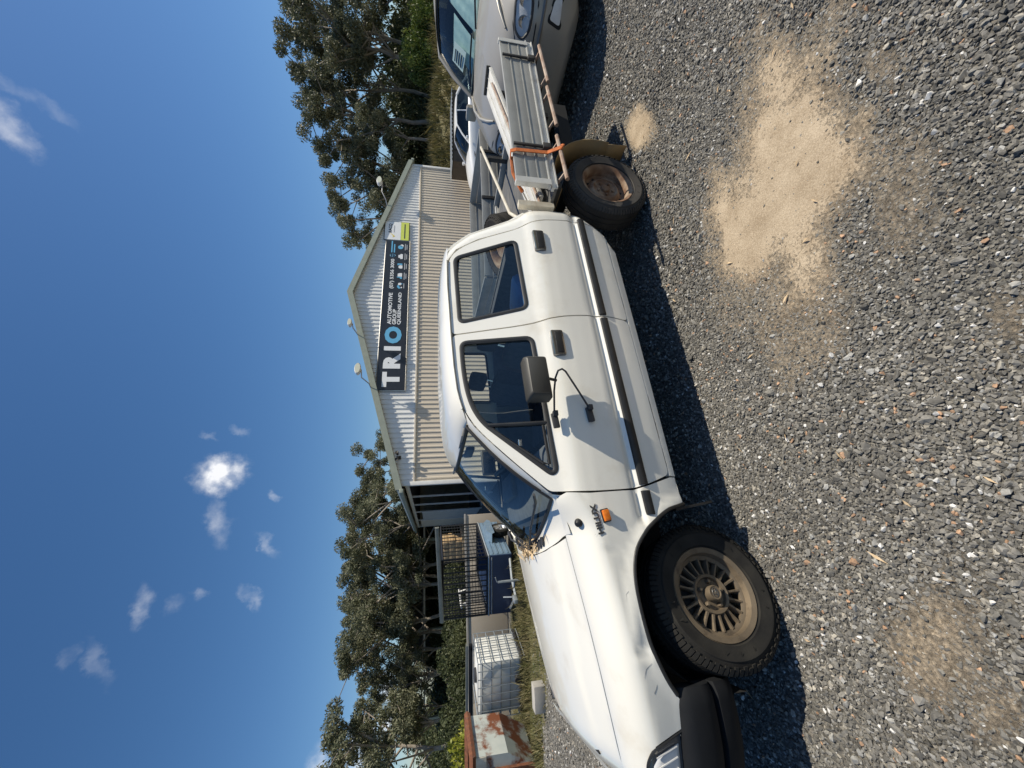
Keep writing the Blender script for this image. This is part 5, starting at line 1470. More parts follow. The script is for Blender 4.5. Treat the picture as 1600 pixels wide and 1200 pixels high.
for s_ in (1, -1):
    LP = roundpoly([(.865, .800, .02), (.80, .868, .10), (.66, .905, .08), (.47, .885, .06), (.42, .815, .04), (.50, .752, .06), (.70, .748, .08)], 4)
    L = patch(LP, s_, .004, 'headlamp', 'lamp_reflector', SUV, .013); patch(LP, s_, .012, 'lens', 'clear_lens', L, crown=.012)
    for q, zq in ((.70, .825), (.56, .815)):
        p = skin(s_ * q, zq, .012); mb = MB(); mb.lathe([(.052, .004), (.048, -.002), (.03, -.012), (0, -.016)], 20, Matrix.Translation(p) @ Matrix.Rotation(R(90), 4, 'Y')); mb.build('lamp_bowl', 'chrome', L)
    FP = roundpoly([(.80, .46, .03), (.78, .56, .04), (.60, .60, .03), (.55, .45, .04)], 4)
    F = patch(FP, s_, .004, 'fog_lamp_recess', 'under_black', SUV); patch([(.675 + (a - .675) * .72, .52 + (b_ - .52) * .72) for a, b_ in FP], s_, .010, 'fog_lamp', 'lamp_reflector', SUV)
    mb = MB(); mb.tube([tuple(skin(s_ * y, z, -.001)) for y, z in ((.905, .72), (.87, .715), (.80, .705), (.70, .70), (.55, .70), (.35, .70), (.15, .70))], .007, 6); mb.build('bumper_seam', 'under_black', SUV)
    mb = MB(); mb.tube([tuple(skin(s_ * y, z, .002)) for y, z in ((.90, .62), (.84, .63), (.70, .64), (.50, .645), (.30, .645))], .018, 6); mb.build('bumper_moulding', 'suv_lower', SUV)
    # bonnet shut line
    mb = MB(); mb.tube([tuple(skin(s_ * y, z, -.001)) for y, z in ((.80, .93), (.70, .935), (.50, .905), (.42, .88), (.30, .85))], .005, 6); mb.build('bonnet_gap', 'under_black', SUV)
    # bonnet edge crease
    mb = MB(); mb.tube([(-.50, s_ * .78, 1.130), (.0, s_ * .73, 1.122), (.35, s_ * .64, 1.078), (.62, s_ * .52, 1.02), (.76, s_ * .44, .965)], [.014, .018, .02, .018, .01], 8); mb.build('bonnet_crease', 'grey_paint', SUV, smooth=80)
    mb = MB(); mb.box((-.55, s_ * 1.03, 1.12), (.10, .20, .15), bev=.03); mb.box((-.52, s_ * .92, 1.06), (.06, .10, .04)); mb.build('door_mirror', 'grey_paint', SUV)
    mb = MB(); mb.box((-1.45, s_ * .935, .36), (1.9, .03, .10), bev=.01); mb.build('sill_moulding', 'black_plastic', SUV)
mb = MB(); mb.box((.90, 0, .62), (.06, .78, .12), bev=.02); mb.build('grille', 'black_plastic', SUV)
mb = MB(); mb.box((.905, 0, .36), (.05, 1.0, .10), bev=.02); mb.build('air_dam', 'black_plastic', SUV)
mb = MB()
for y0, y1 in ((-.66, -.05), (.02, .60)):
    a = Vector(swf(.03, y0 / .8)) + Vector((.02, 0, .015)); b_ = Vector(swf(.09, y1 / .8)) + Vector((.02, 0, .02)); mb.tube([a, a.lerp(b_, .5) + Vector((0, 0, .015)), b_], .012, 6)
mb.build('wiper', 'black_plastic', SUV)
# folded sunshade panels on the dash and a paper notice behind the glass
for y0, y1, u0, u1 in ((-.60, -.18, .10, .62), (-.10, .34, .05, .75), (.40, .74, .10, .7)):
    mb = MB(); mb.grid(lambda i, j: tuple(Vector(swf(u0 + (u1 - u0) * j, (y0 + (y1 - y0) * i + .12 * j) / .8)) + Vector((-.10 - .012 * math.cos(i * 18.8), 0, -.05))), [t / 12 for t in range(13)], [0, .5, 1]); mb.build('sunshade', 'sunshade', SUV)
no = MB(); no.grid(lambda i, j: tuple(Vector(swf(.30 + .30 * j - .06 * i, (-.64 + .30 * i) / .8)) + Vector((-.035, 0, -.02))), [0, 1], [0, 1]); N_o = no.build('paper_notice', 'plate_white', SUV)
mb = MB()
for k in range(4): mb.tube([tuple(Vector(swf(.37 + .055 * k - .012, (-.60) / .8)) + Vector((-.03, 0, -.016))), tuple(Vector(swf(.37 + .055 * k - .045, (-.42) / .8)) + Vector((-.03, 0, -.016)))], .007, 4)
mb.build('notice_print', 'dark_text', N_o)
# white sedan by the shed, red car far off
SED = dict(w=.86, xs=[(-3.55, .8, .35, .6, .85, .88), (-3.4, .93, .28, .6, .92, .95), (-2.8, 1, .22, .58, .92, .95), (-1.6, 1, .2, .56, .90, .88), (-.6, 1, .2, .56, .88, .88), (0, 1, .2, .55, .82, .86), (.5, .96, .2, .50, .72, .76), (.75, .82, .22, .45, .60, .66), (.85, .6, .28, .44, .52, .58)],
           g=((-.42, .74, .88), (-1.15, .58, 1.32), (-2.25, .57, 1.33), (-3.0, .70, .93)), wheels=(0, -2.6), rw=.30, pillars=(.47,), crown=.05)
wsd, _ = car('parked_sedan', 'white sedan parked facing the shed wall behind the tray trailer', 'car', (8.75, 15.35, ground_z(9.6, 15.35)), R(178), 'white_car_paint', SED)
mb = MB()
for s_ in (1, -1):
    mb = MB(); mb.box((.66, s_ * .62, .62), (.16, .22, .10), (0, 0, -.5 * s_), bev=.03); mb.build('headlamp', 'lamp_reflector', wsd)
    mb = MB(); mb.box((-.50, s_ * .93, .95), (.10, .16, .11), bev=.03); mb.build('door_mirror', 'white_car_paint', wsd)
mb = MB(); mb.box((-.75, -.40, 1.15), (.01, .16, .10), (0, -.6, 0)); mb.build('screen_sticker', 'plate_white', wsd)
rd, _ = car('red_car', 'red car parked far off beyond the beige wall', 'car', (-27.5, 39.5, -.87), R(215), 'red_paint', SED)

# ================================================================ grey dropside trailer behind the truck
TRL = thing('tray_trailer', 'flat grey aluminium dropside trailer standing behind the truck tray', 'trailer', (2.62, 5.42, ground_z(2.6, 5.4)), R(15))
zt = .98
for k in range(3):
    for yy in (-.02, 1.55):
        mb = MB(); mb.box((0, yy, zt - .06 - k * .125), (2.45, .03, .118), bev=.004); mb.box((0, yy - .018, zt - .118 - k * .125), (2.45, .008, .010)); mb.build('side_plank', 'aluminium', TRL)
    for xx in (-1.235, 1.235):
        mb = MB(); mb.box((xx, .765, zt - .06 - k * .125), (.03, 1.53, .118), bev=.004); mb.build('end_plank', 'aluminium', TRL)
for xx in (-.8, 0, .8):
    mb = MB(); mb.box((xx, -.045, zt - .20), (.04, .03, .40)); mb.build('side_stake', 'dark_metal', TRL)
mb = MB(); mb.box((0, .765, zt - .42), (2.5, 1.6, .05)); mb.build('floor', 'aluminium', TRL)
mb = MB()
for yy in (.35, 1.2): mb.box((0, yy, zt - .50), (2.9, .07, .10))
mb.box((0, .78, .34), (.08, 1.5, .08)); mb.box((0, .35, .43), (.10, .06, .10)); mb.box((0, 1.2, .43), (.10, .06, .10)); mb.build('chassis', 'dark_metal', TRL)
for yy in (.08, 1.47):
    w = bpy.data.objects.new('wheel', None); COL.objects.link(w); w.parent = TRL; w.location = (0, yy, .32); w.rotation_euler = (R(90 if yy < 1 else -90), 0, 0)
    mb = MB(); mb.lathe([(.19, -.08), (.29, -.09), (.32, -.06), (.32, .06), (.29, .09), (.19, .08)], 32); mb.build('tyre', 'tyre_rubber', w)
    mb = MB(); mb.lathe([(.19, .07), (.16, .03), (.08, .05), (0, .05)], 32); mb.build('rim', 'rusty_steel', w)
mb = MB(); mb.tube([(-1.25, .6, .46), (-1.9, .78, .46), (-1.25, .96, .46)], .03, 6); mb.tube([(-1.8, .78, .46), (-1.8, .78, .02)], .025, 8); mb.build('drawbar', 'dark_metal', TRL)

# ================================================================ navy box trailer with a mesh cage
pmat('navy_steel', (.012, .028, .075), .45, col2=(.02, .04, .095), vscale=4, rvar=.2); pmat('galv', (.42, .45, .47), .4, metal=.6, col2=(.33, .36, .38), vscale=9, rvar=.2)
pmat('pale_blue_steel', (.20, .29, .38), .45, metal=.3, col2=(.16, .24, .33), vscale=6); pmat('black_steel', (.018, .018, .02), .5, metal=.3); pmat('grey_beam', (.17, .18, .165), .5, metal=.3, col2=(.22, .23, .21), vscale=4)
gT = ground_z(-5, 10)
CT = thing('cage_trailer', 'navy blue box trailer with a black mesh cage', 'trailer', (-5.02, 9.5, gT))
B0, B1 = .22, .78
mb = MB(); mb.box((0, 0, (B0 + B1) / 2), (1.46, .03, B1 - B0)); mb.build('front_panel', 'navy_steel', CT)
mb = MB(); mb.box((0, 2.3, (B0 + B1) / 2), (1.46, .03, B1 - B0)); mb.build('tail_panel', 'navy_steel', CT)
for s_ in (1, -1):
    mb = MB(); mb.box((s_ * .725, 1.15, (B0 + B1) / 2), (.03, 2.27, B1 - B0)); mb.build('side_panel', 'navy_steel' if s_ < 0 else 'pale_blue_steel', CT)
    for k in range(4):
        mb = MB(); mb.box((s_ * .745, 1.15, B0 + .08 + k * .13), (.016, 2.2, .045)); mb.build('side_rib', 'pale_blue_steel', CT)
mb = MB(); mb.box((0, 1.15, B0), (1.46, 2.3, .03)); mb.build('floor', 'navy_steel', CT)
mb = MB(); mb.tube([(-.74, -.02, B1 + .01), (.74, -.02, B1 + .01), (.74, 2.32, B1 + .01), (-.74, 2.32, B1 + .01), (-.74, -.02, B1 + .01)], .022, 4); mb.tube([(-.70, -.03, B1 - .06), (.70, -.03, B1 - .06)], .012, 6); mb.build('top_rail', 'galv', CT)
for s_ in (1, -1):
    mb = MB(); mb.add([(s_ * a, y, z) for a in (.75, 1.0) for y, z in ((.70, .60), (.95, .72), (1.55, .72), (1.80, .60))], [(0, 1, 5, 4), (1, 2, 6, 5), (2, 3, 7, 6)])
    mb.add([(s_ * 1.0, .70, .60), (s_ * 1.0, .95, .72), (s_ * 1.0, 1.55, .72), (s_ * 1.0, 1.80, .60), (s_ * 1.0, 1.72, .52), (s_ * 1.0, .78, .52)], [(0, 1, 2, 3, 4, 5)]); mb.build('mudguard', 'pale_blue_steel', CT)
    w = bpy.data.objects.new('wheel', None); COL.objects.link(w); w.parent = CT; w.location = (s_ * .88, 1.25, .30); w.rotation_euler = (0, R(90 * s_), 0)
    mb = MB(); mb.lathe([(.19, -.08), (.27, -.09), (.30, -.06), (.30, .06), (.27, .09), (.19, .085)], 32); mb.build('tyre', 'tyre_rubber', w)
    mb = MB(); mb.lathe([(.195, .08), (.17, .06), (.15, .03), (.05, .05), (0, .05)], 32)
    for q in range(5): mb.box((.10 * math.cos(q * 1.2566), .10 * math.sin(q * 1.2566), .06), (.15, .035, .03), (0, 0, q * 1.2566))
    mb.build('rim', 'alloy_silver', w)
mb = MB(); mb.tube([(-.88, 1.25, .30), (.88, 1.25, .30)], .03, 6); mb.box((0, 1.25, .20), (1.2, .08, .06)); mb.build('axle', 'dark_metal', CT)
# cage
ch = 1.92
fr = MB()
for a, b_ in (((-.72, 0), (.72, 0)), ((.72, 0), (.72, 2.28)), ((.72, 2.28), (-.72, 2.28)), ((-.72, 2.28), (-.72, 0))):
    for z in (B1 + .05, ch): fr.tube([(a[0], a[1], z), (b_[0], b_[1], z)], .026, 4)
for x in (-.72, .72):
    for y in (0, 2.28): fr.tube([(x, y, B1), (x, y, ch)], .026, 4)
fr.build('cage_frame', 'black_steel', CT)
for k in range(11):
    x = -.66 + k * .132; mb = MB(); mb.tube([(x, -.004, B1 + .04), (x, -.004, ch)], .016, 4); mb.build('cage_bar', 'black_steel', CT)
for s_ in (1, -1):
    for k in range(9):
        y = .22 + k * .23; mb = MB(); mb.tube([(s_ * .72, y, B1 + .04), (s_ * .72, y, ch)], .014, 4); mb.build('cage_bar', 'black_steel', CT)
mb = MB()
for k in range(14):
    z = B1 + .1 + k * .08; mb.tube([(-.72, .012, z), (.72, .012, z)], .004, 4)
    for s_ in (1, -1): mb.tube([(s_ * .715, 0, z), (s_ * .715, 2.28, z)], .004, 4)
for k in range(18): x = -.70 + k * .082; mb.tube([(x, .016, B1 + .04), (x, .016, ch)], .004, 4)
o = mb.build('cage_mesh', 'black_steel', CT); o['kind'] = 'stuff'
mb = MB(); mb.tube([(-.62, -.02, .25), (.12, -.95, .34), (.32, -1.25, .36)], .035, 4); mb.tube([(.62, -.02, .25), (.42, -.6, .32), (.32, -1.25, .36)], .035, 4); mb.build('drawbar', 'galv', CT)
mb = MB(); mb.box((.33, -1.32, .40), (.09, .22, .09), bev=.02); mb.tube([(.33, -1.22, .45), (.28, -1.10, .62)], .014, 6); mb.build('coupling', 'galv', CT)
mb = MB(); mb.tube([(.55, -.95, .06), (.55, -.95, .72)], .028, 8); mb.box((.55, -.95, .05), (.14, .14, .10 + 2 * 0), bev=.02); mb.tube([(.55, -.95, .74), (.66, -.95, .78)], .012, 6); mb.tube([(.36, -.95, .34), (.55, -.95, .34)], .02, 6); mb.build('jockey_stand', 'galv', CT)
# long grey beam carried on top of the cage
mb = MB(); mb.box((0, 0, 0), (2.30, .09, .10), bev=.004); mb.box((0, -.05, 0), (2.30, .02, .05)); o = mb.build('steel_beam', 'grey_beam')
o.location = (-4.62, 9.46, gT + ch + .08); o.rotation_euler = (0, R(-3.0), 0); tag(o, 'long grey steel beam lying on top of the trailer cage', 'beam')

# ================================================================ plastic tank in a wire cage
gI = ground_z(-6.4, 8.4)
pmat('tank_plastic', (.74, .74, .70), .4, col2=(.66, .65, .60), vscale=4); pmat('dark_pallet', (.03, .03, .033), .6)
IB = thing('bulk_tank', 'white plastic bulk liquid tank in a galvanised wire cage', 'tank', (-6.45, 8.50, gI))
mb = MB(); mb.box((0, 0, .62), (1.10, .90, .90), bev=.07)
o = mb.build('tank', 'tank_plastic', IB); 
mb = MB(); mb.lathe([(.14, 0), (.14, .05), (.12, .06), (0, .06)], 24, Matrix.Translation((0, 0, 1.065))); mb.build('lid', 'dark_pallet', IB)
for x in (-.46, 0, .46):
    for y in (-.38, .38):
        mb = MB(); mb.box((x, y, .06), (.14, .14, .12)); mb.build('pallet_foot', 'dark_pallet', IB)
mb = MB(); mb.box((0, 0, .145), (1.18, .98, .05), bev=.01); mb.build('pallet_deck', 'dark_pallet', IB)
def hoop(z): return [(-.59, -.49, z), (.59, -.49, z), (.59, .49, z), (-.59, .49, z), (-.59, -.49, z)]
for z in (.08, .20, .40, .60, .80, 1.00, 1.09):
    mb = MB(); mb.tube(hoop(z), .011, 6); mb.build('cage_hoop', 'galv', IB)
for k in range(8):
    x = -.59 + k * 1.18 / 7
    for y in (-.50, .50):
        mb = MB(); mb.tube([(x, y, .17), (x, y, 1.09)], .010, 6); mb.build('cage_upright', 'galv', IB)
for k in range(1, 6):
    y = -.49 + k * .98 / 6
    for x in (-.60, .60):
        mb = MB(); mb.tube([(x, y, .17), (x, y, 1.09)], .010, 6); mb.build('cage_upright', 'galv', IB)
mb = MB(); mb.lathe([(.05, 0), (.05, .10), (.07, .10), (.07, .14), (0, .14)], 16, Matrix.Translation((.2, -.46, .25)) @ Matrix.Rotation(R(90), 4, 'X')); mb.build('valve', 'dark_pallet', IB)

# ================================================================ rusty skip bin
pmat('rusty_skip', (.46, .48, .44), .7, col2=(.40, .43, .40), vscale=5, bump=.12, bscale=50, col3=(.17, .055, .022), v3scale=1.9, v3lo=.50, v3hi=.60)
pmat('rust', (.20, .075, .035), .85, col2=(.12, .045, .025), vscale=14, bump=.2, bscale=60, col3=(.32, .24, .19), v3scale=7, v3lo=.6, v3hi=.75)
gS = ground_z(-7, 7)
SK = thing('skip_bin', 'faded blue-grey steel skip bin with heavy rust', 'skip bin', (-8.62, 7.15, gS), R(7))
def skip_prof(): return [(-1.9, 1.20), (1.88, 1.20), (1.86, .55), (1.55, .02), (-1.6, .02), (-1.88, .5)]
mb = MB(); mb.add([(x, -.52, z) for x, z in skip_prof()], [tuple(range(6))]); mb.build('front_side', 'rusty_skip', SK, smooth=None)
mb = MB(); mb.add([(x, .52, z) for x, z in skip_prof()], [tuple(range(6))]); mb.build('rear_side', 'rusty_skip', SK, smooth=None)
mb = MB(); P6 = skip_prof(); mb.add([(x, y, z) for y in (-.52, .52) for x, z in P6], [(i, i + 1, 7 + i, 6 + i) for i in range(1, 5)] + [(5, 0, 6, 11)]); mb.build('shell', 'rusty_skip', SK, smooth=None)
mb = MB(); mb.tube([(-1.92, -.54, 1.20), (1.92, -.54, 1.20), (1.92, .54, 1.20), (-1.92, .54, 1.20), (-1.92, -.54, 1.20)], .06, 4); mb.build('top_rim', 'rust', SK, smooth=None)
for x in (1.62, .85, .05, -.75):
    mb = MB(); mb.box((x, -.55, .62), (.07, .06, 1.14), (0, .03, 0)); mb.build('rib', 'rust', SK)
mb = MB(); mb.box((1.78, -.528, 1.05), (.18, .012, .20)); mb.build('patch_plate', 'cream_pipe', SK)
# dark steel rail behind the tank
gB = ground_z(-7.6, 9.3)
RB = thing('steel_rail', 'long dark steel rail on posts behind the bulk tank', 'rail', (-8.1, 9.3, gB))
mb = MB(); mb.box((0, 0, 1.20), (3.6, .07, .09), bev=.004); mb.build('rail', 'black_steel', RB)
mb = MB(); mb.box((0, .0, 1.29), (3.6, .10, .05)); mb.build('cap_rail', 'grey_beam', RB)
for x in (1.7, -1.7):
    mb = MB(); mb.box((x, 0, .60), (.07, .07, 1.2)); mb.build('post', 'black_steel', RB)
# low beige wall
pmat('beige_panel', (.44, .38, .30), .8, col2=(.40, .345, .27), vscale=1.5, bump=.05, bscale=30)
gW = ground_z(-7, 11.7)
BW = thing('beige_wall', 'low plain beige board wall behind the tank and cage trailer', 'wall', (-7.4, 11.7, gW), R(16))
for k in range(5):
    mb = MB(); mb.box((-2.6 + k * 1.3 + .0, 0, .64 - .0 * k), (1.292, .06, 1.22), bev=.004); mb.build('panel', 'beige_panel', BW)
mb = MB(); mb.box((0, 0, 1.275), (6.55, .10, .05)); mb.build('capping', 'concrete', BW)
# concrete block on the verge
pb = hit(853, 1095)
mb = MB(); mb.box((0, 0, .095), (.39, .19, .19), bev=.008); o = mb.build('concrete_block', 'concrete'); o.location = (pb.x, pb.y + .1, pb.z - .005); o.rotation_euler = (0, 0, R(12)); tag(o, 'grey concrete block lying at the edge of the weeds', 'block')
# stack of tan blocks, and white frames behind the cage
pmat('tan_block', (.40, .27, .14), .8, col2=(.46, .33, .19), vscale=6)
TS = thing('block_stack', 'stepped stack of tan blocks behind the trailer cage', 'stack', (-6.15, 15.0, -.86))
mb = MB(); mb.box((0, 0, 0), (.26, .4, .23), bev=.012); tb = mb.build('block', 'tan_block', None); tbm = tb.data; bpy.data.objects.remove(tb)
for r_ in range(9):
    for c_ in range(5 - (r_ // 3)):
        for d_ in range(2): linkdata('block', tbm, TS, (-.55 + c_ * .275 + .03 * (r_ % 2), d_ * .42, .117 + r_ * .238))
fr_ = thing('white_trestle', 'white painted steel trestle seen through the trailer cage', 'trestle', (-8.1, 14.2, -.87))
mb = MB(); mb.tube([(-.35, 0, 0), (0, 0, 1.5), (.35, 0, 0)], .035, 6); mb.build('leg_frame', 'plate_white', fr_)
mb = MB(); mb.tube([(-.35, .9, 0), (0, .9, 1.5), (.35, .9, 0)], .035, 6); mb.build('leg_frame', 'plate_white', fr_)
mb = MB(); mb.tube([(0, -.2, 1.5), (0, 1.1, 1.5)], .04, 6); mb.build('top_bar', 'plate_white', fr_)
# brown bin with a corrugated lid at the end of the shed
pmat('brown_steel', (.07, .055, .04), .7, col2=(.10, .08, .06), vscale=5)
BB = thing('brown_bin', 'dark brown container with a corrugated edge beside the shed end', 'container', (12.4, 19.4, -.87), R(4))
mb = MB(); mb.box((0, 0, .78), (3.6, 1.5, 1.56)); mb.build('box', 'brown_steel', BB)
mb = MB(); pr = [(-1.9 + k * .05, (.03 if (k // 2) % 2 else 0)) for k in range(77)]
mb.add([(x, y, 1.60 + z) for y in (-.85, .85) for x, z in pr], [(i, i + 1, 77 + i + 1, 77 + i) for i in range(76)]); mb.build('lid', 'galv', BB, smooth=None)
for x in (-1.2, 0, 1.2):
    mb = MB(); mb.box((x, -.77, .78), (.06, .05, 1.5)); mb.build('rib', 'brown_steel', BB)
# ================================================================ vegetation and the far background
def leafmat(name, c1, c2, c3, scale=1.2):
    m = bpy.data.materials.new(name); MATS[name] = m; m.use_nodes = True
    n, l = m.node_tree.nodes, m.node_tree.links; b = n['Principled BSDF']; b.inputs['Roughness'].default_value = .55; b.inputs['Specular IOR Level'].default_value = .35
    g = n.new('ShaderNodeNewGeometry'); t = n.new('ShaderNodeTexCoord')
    nz_ = n.new('ShaderNodeTexNoise'); nz_.inputs['Scale'].default_value = scale; nz_.inputs['Detail'].default_value = 3; l.new(t.outputs['Object'], nz_.inputs['Vector'])
    ad = n.new('ShaderNodeMath'); ad.operation = 'MULTIPLY_ADD'; ad.inputs[1].default_value = .45; l.new(g.outputs['Random Per Island'], ad.inputs[0]); l.new(nz_.outputs['Fac'], ad.inputs[2])
    r_ = n.new('ShaderNodeValToRGB'); e = r_.color_ramp.elements; e[0].position = .45; e[0].color = (*c1, 1); e[1].position = 1.0; e[1].color = (*c3, 1); k = e.new(.7); k.color = (*c2, 1)
    l.new(ad.outputs[0], r_.inputs[0]); l.new(r_.outputs[0], b.inputs['Base Color'])
    tr = n.new('ShaderNodeBsdfTranslucent'); l.new(r_.outputs[0], tr.inputs[0]); mx = n.new('ShaderNodeMixShader'); mx.inputs[0].default_value = .22
    l.new(b.outputs[0], mx.inputs[1]); l.new(tr.outputs[0], mx.inputs[2]); l.new(mx.outputs[0], n['Material Output'].inputs[0])
    return m
leafmat('gum_leaf', (.065, .076, .038), (.13, .138, .078), (.21, .205, .13))
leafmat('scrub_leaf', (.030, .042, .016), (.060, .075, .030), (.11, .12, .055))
leafmat('bright_leaf', (.05, .085, .015), (.10, .15, .03), (.19, .21, .05), 3)
leafmat('yellow_leaf', (.11, .13, .012), (.22, .24, .025), (.33, .31, .05), 5)
leafmat('weed_leaf', (.085, .09, .032), (.16, .15, .065), (.26, .22, .12), 2)
leafmat('dry_grass', (.09, .095, .03), (.17, .155, .06), (.27, .22, .11), .6)
pmat('gum_bark', (.27, .24, .20), .85, col2=(.20, .165, .13), vscale=3, bump=.2, bscale=12)
pmat('dark_bark', (.10, .085, .07), .9, col2=(.06, .05, .04), vscale=4)
def leaves_mesh(name, centres, radii, counts, size, rs, droop=.5, mat='gum_leaf', flat=.75):
    C, Rr, S = [], [], []
    for c, r_, k in zip(centres, radii, counts):
        d = rs.normal(size=(k, 3)); d /= np.linalg.norm(d, axis=1)[:, None]; rad = r_ * rs.random(k) ** .45
        p = d * rad[:, None]; p[:, 2] *= flat; C.append(p + np.array(c))
    P = np.concatenate(C); n_ = len(P)
    a = rs.normal(size=(n_, 3)); a[:, 2] -= droop; a /= np.linalg.norm(a, axis=1)[:, None]
    b_ = np.cross(a, rs.normal(size=(n_, 3))); b_ /= np.linalg.norm(b_, axis=1)[:, None]
    L = size[0] * np.exp(rs.normal(0, .3, n_))[:, None]; Wd = size[1] * np.exp(rs.normal(0, .3, n_))[:, None]
    V = np.stack([P - a * L, P + b_ * Wd, P + a * L, P - b_ * Wd], 1).reshape(-1, 3)
    me = bpy.data.meshes.new(name); me.vertices.add(len(V)); me.vertices.foreach_set('co', V.astype(np.float32).ravel())
    me.loops.add(n_ * 4); me.loops.foreach_set('vertex_index', np.arange(n_ * 4, dtype=np.int32)); me.polygons.add(n_)
    me.polygons.foreach_set('loop_start', np.arange(0, n_ * 4, 4, dtype=np.int32)); me.update(calc_edges=True); me.materials.append(MATS[mat]); return me
def gum(seed, H=10.0, spread=.30, dens=1.0):
    rr = random.Random(seed); rs = np.random.default_rng(seed); mb = MB()
    pts_ = []; x = y = 0
    top = H * rr.uniform(.50, .62)
    for i in range(7):
        pts_.append(Vector((x, y, top * i / 6))); x += rr.gauss(0, .03) * H * .5; y += rr.gauss(0, .03) * H * .5
    mb.tube([pts_[0] - Vector((0, 0, .3))] + pts_[1:], [H * .018 * (1 - .1 * i) for i in range(7)], 8)
    cen, rad, cnt = [], [], []
    for k in range(rr.randint(7, 9)):
        i = rr.randint(3, 6); b0 = pts_[i]; az = k * 2.4 + rr.uniform(-.4, .4); up = rr.uniform(.35, 1.15)
        ln = H * rr.uniform(.22, .40) * (1.15 if i > 3 else .8)
        d = Vector((math.cos(az) * math.cos(up), math.sin(az) * math.cos(up), math.sin(up)))
        e1 = b0 + d * ln * .5 + Vector((0, 0, rr.uniform(-.02, .04) * H)); e2 = b0 + d * ln + Vector((0, 0, rr.uniform(0, .10) * H)); 
        e2.x *= spread / .30; e2.y *= spread / .30
        mb.tube([b0, e1, e2], [H * .008, H * .006, H * .003], 6)
        for j in range(rr.randint(3, 5)):
            q = e1.lerp(e2, rr.uniform(.3, 1.0)); e3 = q + Vector((rr.gauss(0, 1), rr.gauss(0, 1), rr.uniform(-.2, 1.1))) * H * .095
            if e3.z > H: e3.z = H * .97
            mb.tube([q, e3], [H * .004, H * .0018], 5); cen.append(e3); rad.append(H * rr.uniform(.045, .078)); cnt.append(int(420 * dens * rr.uniform(.6, 1.2)))
        cen.append(e2); rad.append(H * rr.uniform(.05, .08)); cnt.append(int(380 * dens))
    zt_ = max(c.z + r_ * .75 for c, r_ in zip(cen, rad))
    k_ = H / zt_
    tm = mb.build('trunk', 'gum_bark', None, smooth=60); tme = tm.data; bpy.data.objects.remove(tm)
    lme = leaves_mesh('crown', [c[:] for c in cen], rad, cnt, (H * .0098, H * .0036), rs)
    for me in (tme, lme): me.transform(Matrix.Diagonal((1, 1, k_, 1)))
    return tme, lme
GUMS = [gum(11), gum(23, spread=.34), gum(37, spread=.26), gum(41, spread=.32, dens=.8), gum(58, spread=.28, dens=1.1)]
def place_gum(v, px_y, px_x, Y, label, group, wide=1.0, zg_=None, rz=None):
    p = depth(px_x, px_y, Y); z0 = zg_ if zg_ is not None else -.87
    s_ = (p.z - z0) / 10.0
    t = thing('gum_tree', label, 'tree', (p.x, p.y, z0), (rz if rz is not None else px_y * .37), group); t.scale = (s_ * wide, s_ * wide, s_)
    linkdata('trunk', GUMS[v][0], t); linkdata('crown', GUMS[v][1], t)
LL, LG = 'grey-green gum tree in the row beyond the beige wall', 'row of gums beyond the yard'
for i, (py, pxx, Y) in enumerate([(655, 612, 31), (705, 578, 30), (752, 556, 33), (785, 533, 29), (832, 527, 28), (885, 526, 29), (932, 530, 27.5), (985, 526, 28.5), (1030, 540, 28), (858, 540, 34), (960, 536, 34), (808, 536, 32), (910, 528, 31), (1008, 530, 31), (730, 575, 34), (1055, 560, 30)]):
    place_gum(i % 5, py, pxx, Y, LL, LG, 1.0 if i % 2 else .9)
place_gum(3, 1072, 572, 27, 'sparse thin-crowned gum at the end of the row', None, .8)
for i, (py, pxx, Y) in enumerate([(1158, 535, 24), (1200, 488, 22), (1250, 470, 23), (1130, 590, 31)]):
    place_gum((i + 2) % 5, py, pxx, Y, 'dark gum tree standing behind the rusty skip bin', 'gums behind the skip bin', 1.0)
for i, (py, pxx, Y) in enumerate([(395, 560, 36), (345, 522, 33), (296, 512, 32), (250, 492, 33), (200, 486, 31), (158, 462, 32), (118, 452, 34), (75, 436, 31), (25, 428, 32), (-40, 425, 33), (180, 520, 40), (60, 480, 42), (-110, 440, 34)]):
    place_gum((i * 2 + 1) % 5, py, pxx, Y, 'tall gum tree on the grassy bank past the shed end', 'gums on the grassy bank', .95 if i % 2 else .8, zg_=(1.0 if i > 2 else -.5))
# bushes
def bush_mesh(seed, mat, n_=26, leaf=(.10, .04), per=260, r0=.34):
    rr = random.Random(seed); rs = np.random.default_rng(seed); cen, rad, cnt = [], [], []
    for k in range(n_):
        a = rr.random() * 6.283; q = math.sqrt(rr.random()) * .8; z = rr.random() ** .8 * (1 - .6 * q)
        cen.append((q * math.cos(a), q * math.sin(a), .15 + z * .75)); rad.append(r0 * rr.uniform(.7, 1.2)); cnt.append(per)
    me = leaves_mesh('crown', cen, rad, cnt, leaf, rs, droop=0, mat=mat)
    mb = MB()
    for k in range(7):
        a = k * .9; mb.tube([(0, 0, -.1), (.2 * math.cos(a), .2 * math.sin(a), .4), (.5 * math.cos(a), .5 * math.sin(a), .75)], [.03, .02, .008], 5)
    t = mb.build('stem', 'dark_bark', None); tm = t.data; bpy.data.objects.remove(t); return tm, me
SCRUB = [bush_mesh(5, 'scrub_leaf', leaf=(.034, .014), per=800), bush_mesh(6, 'scrub_leaf', leaf=(.030, .014), per=800), bush_mesh(7, 'bright_leaf', leaf=(.036, .015), per=500), bush_mesh(8, 'yellow_leaf', leaf=(.055, .022), per=300)]
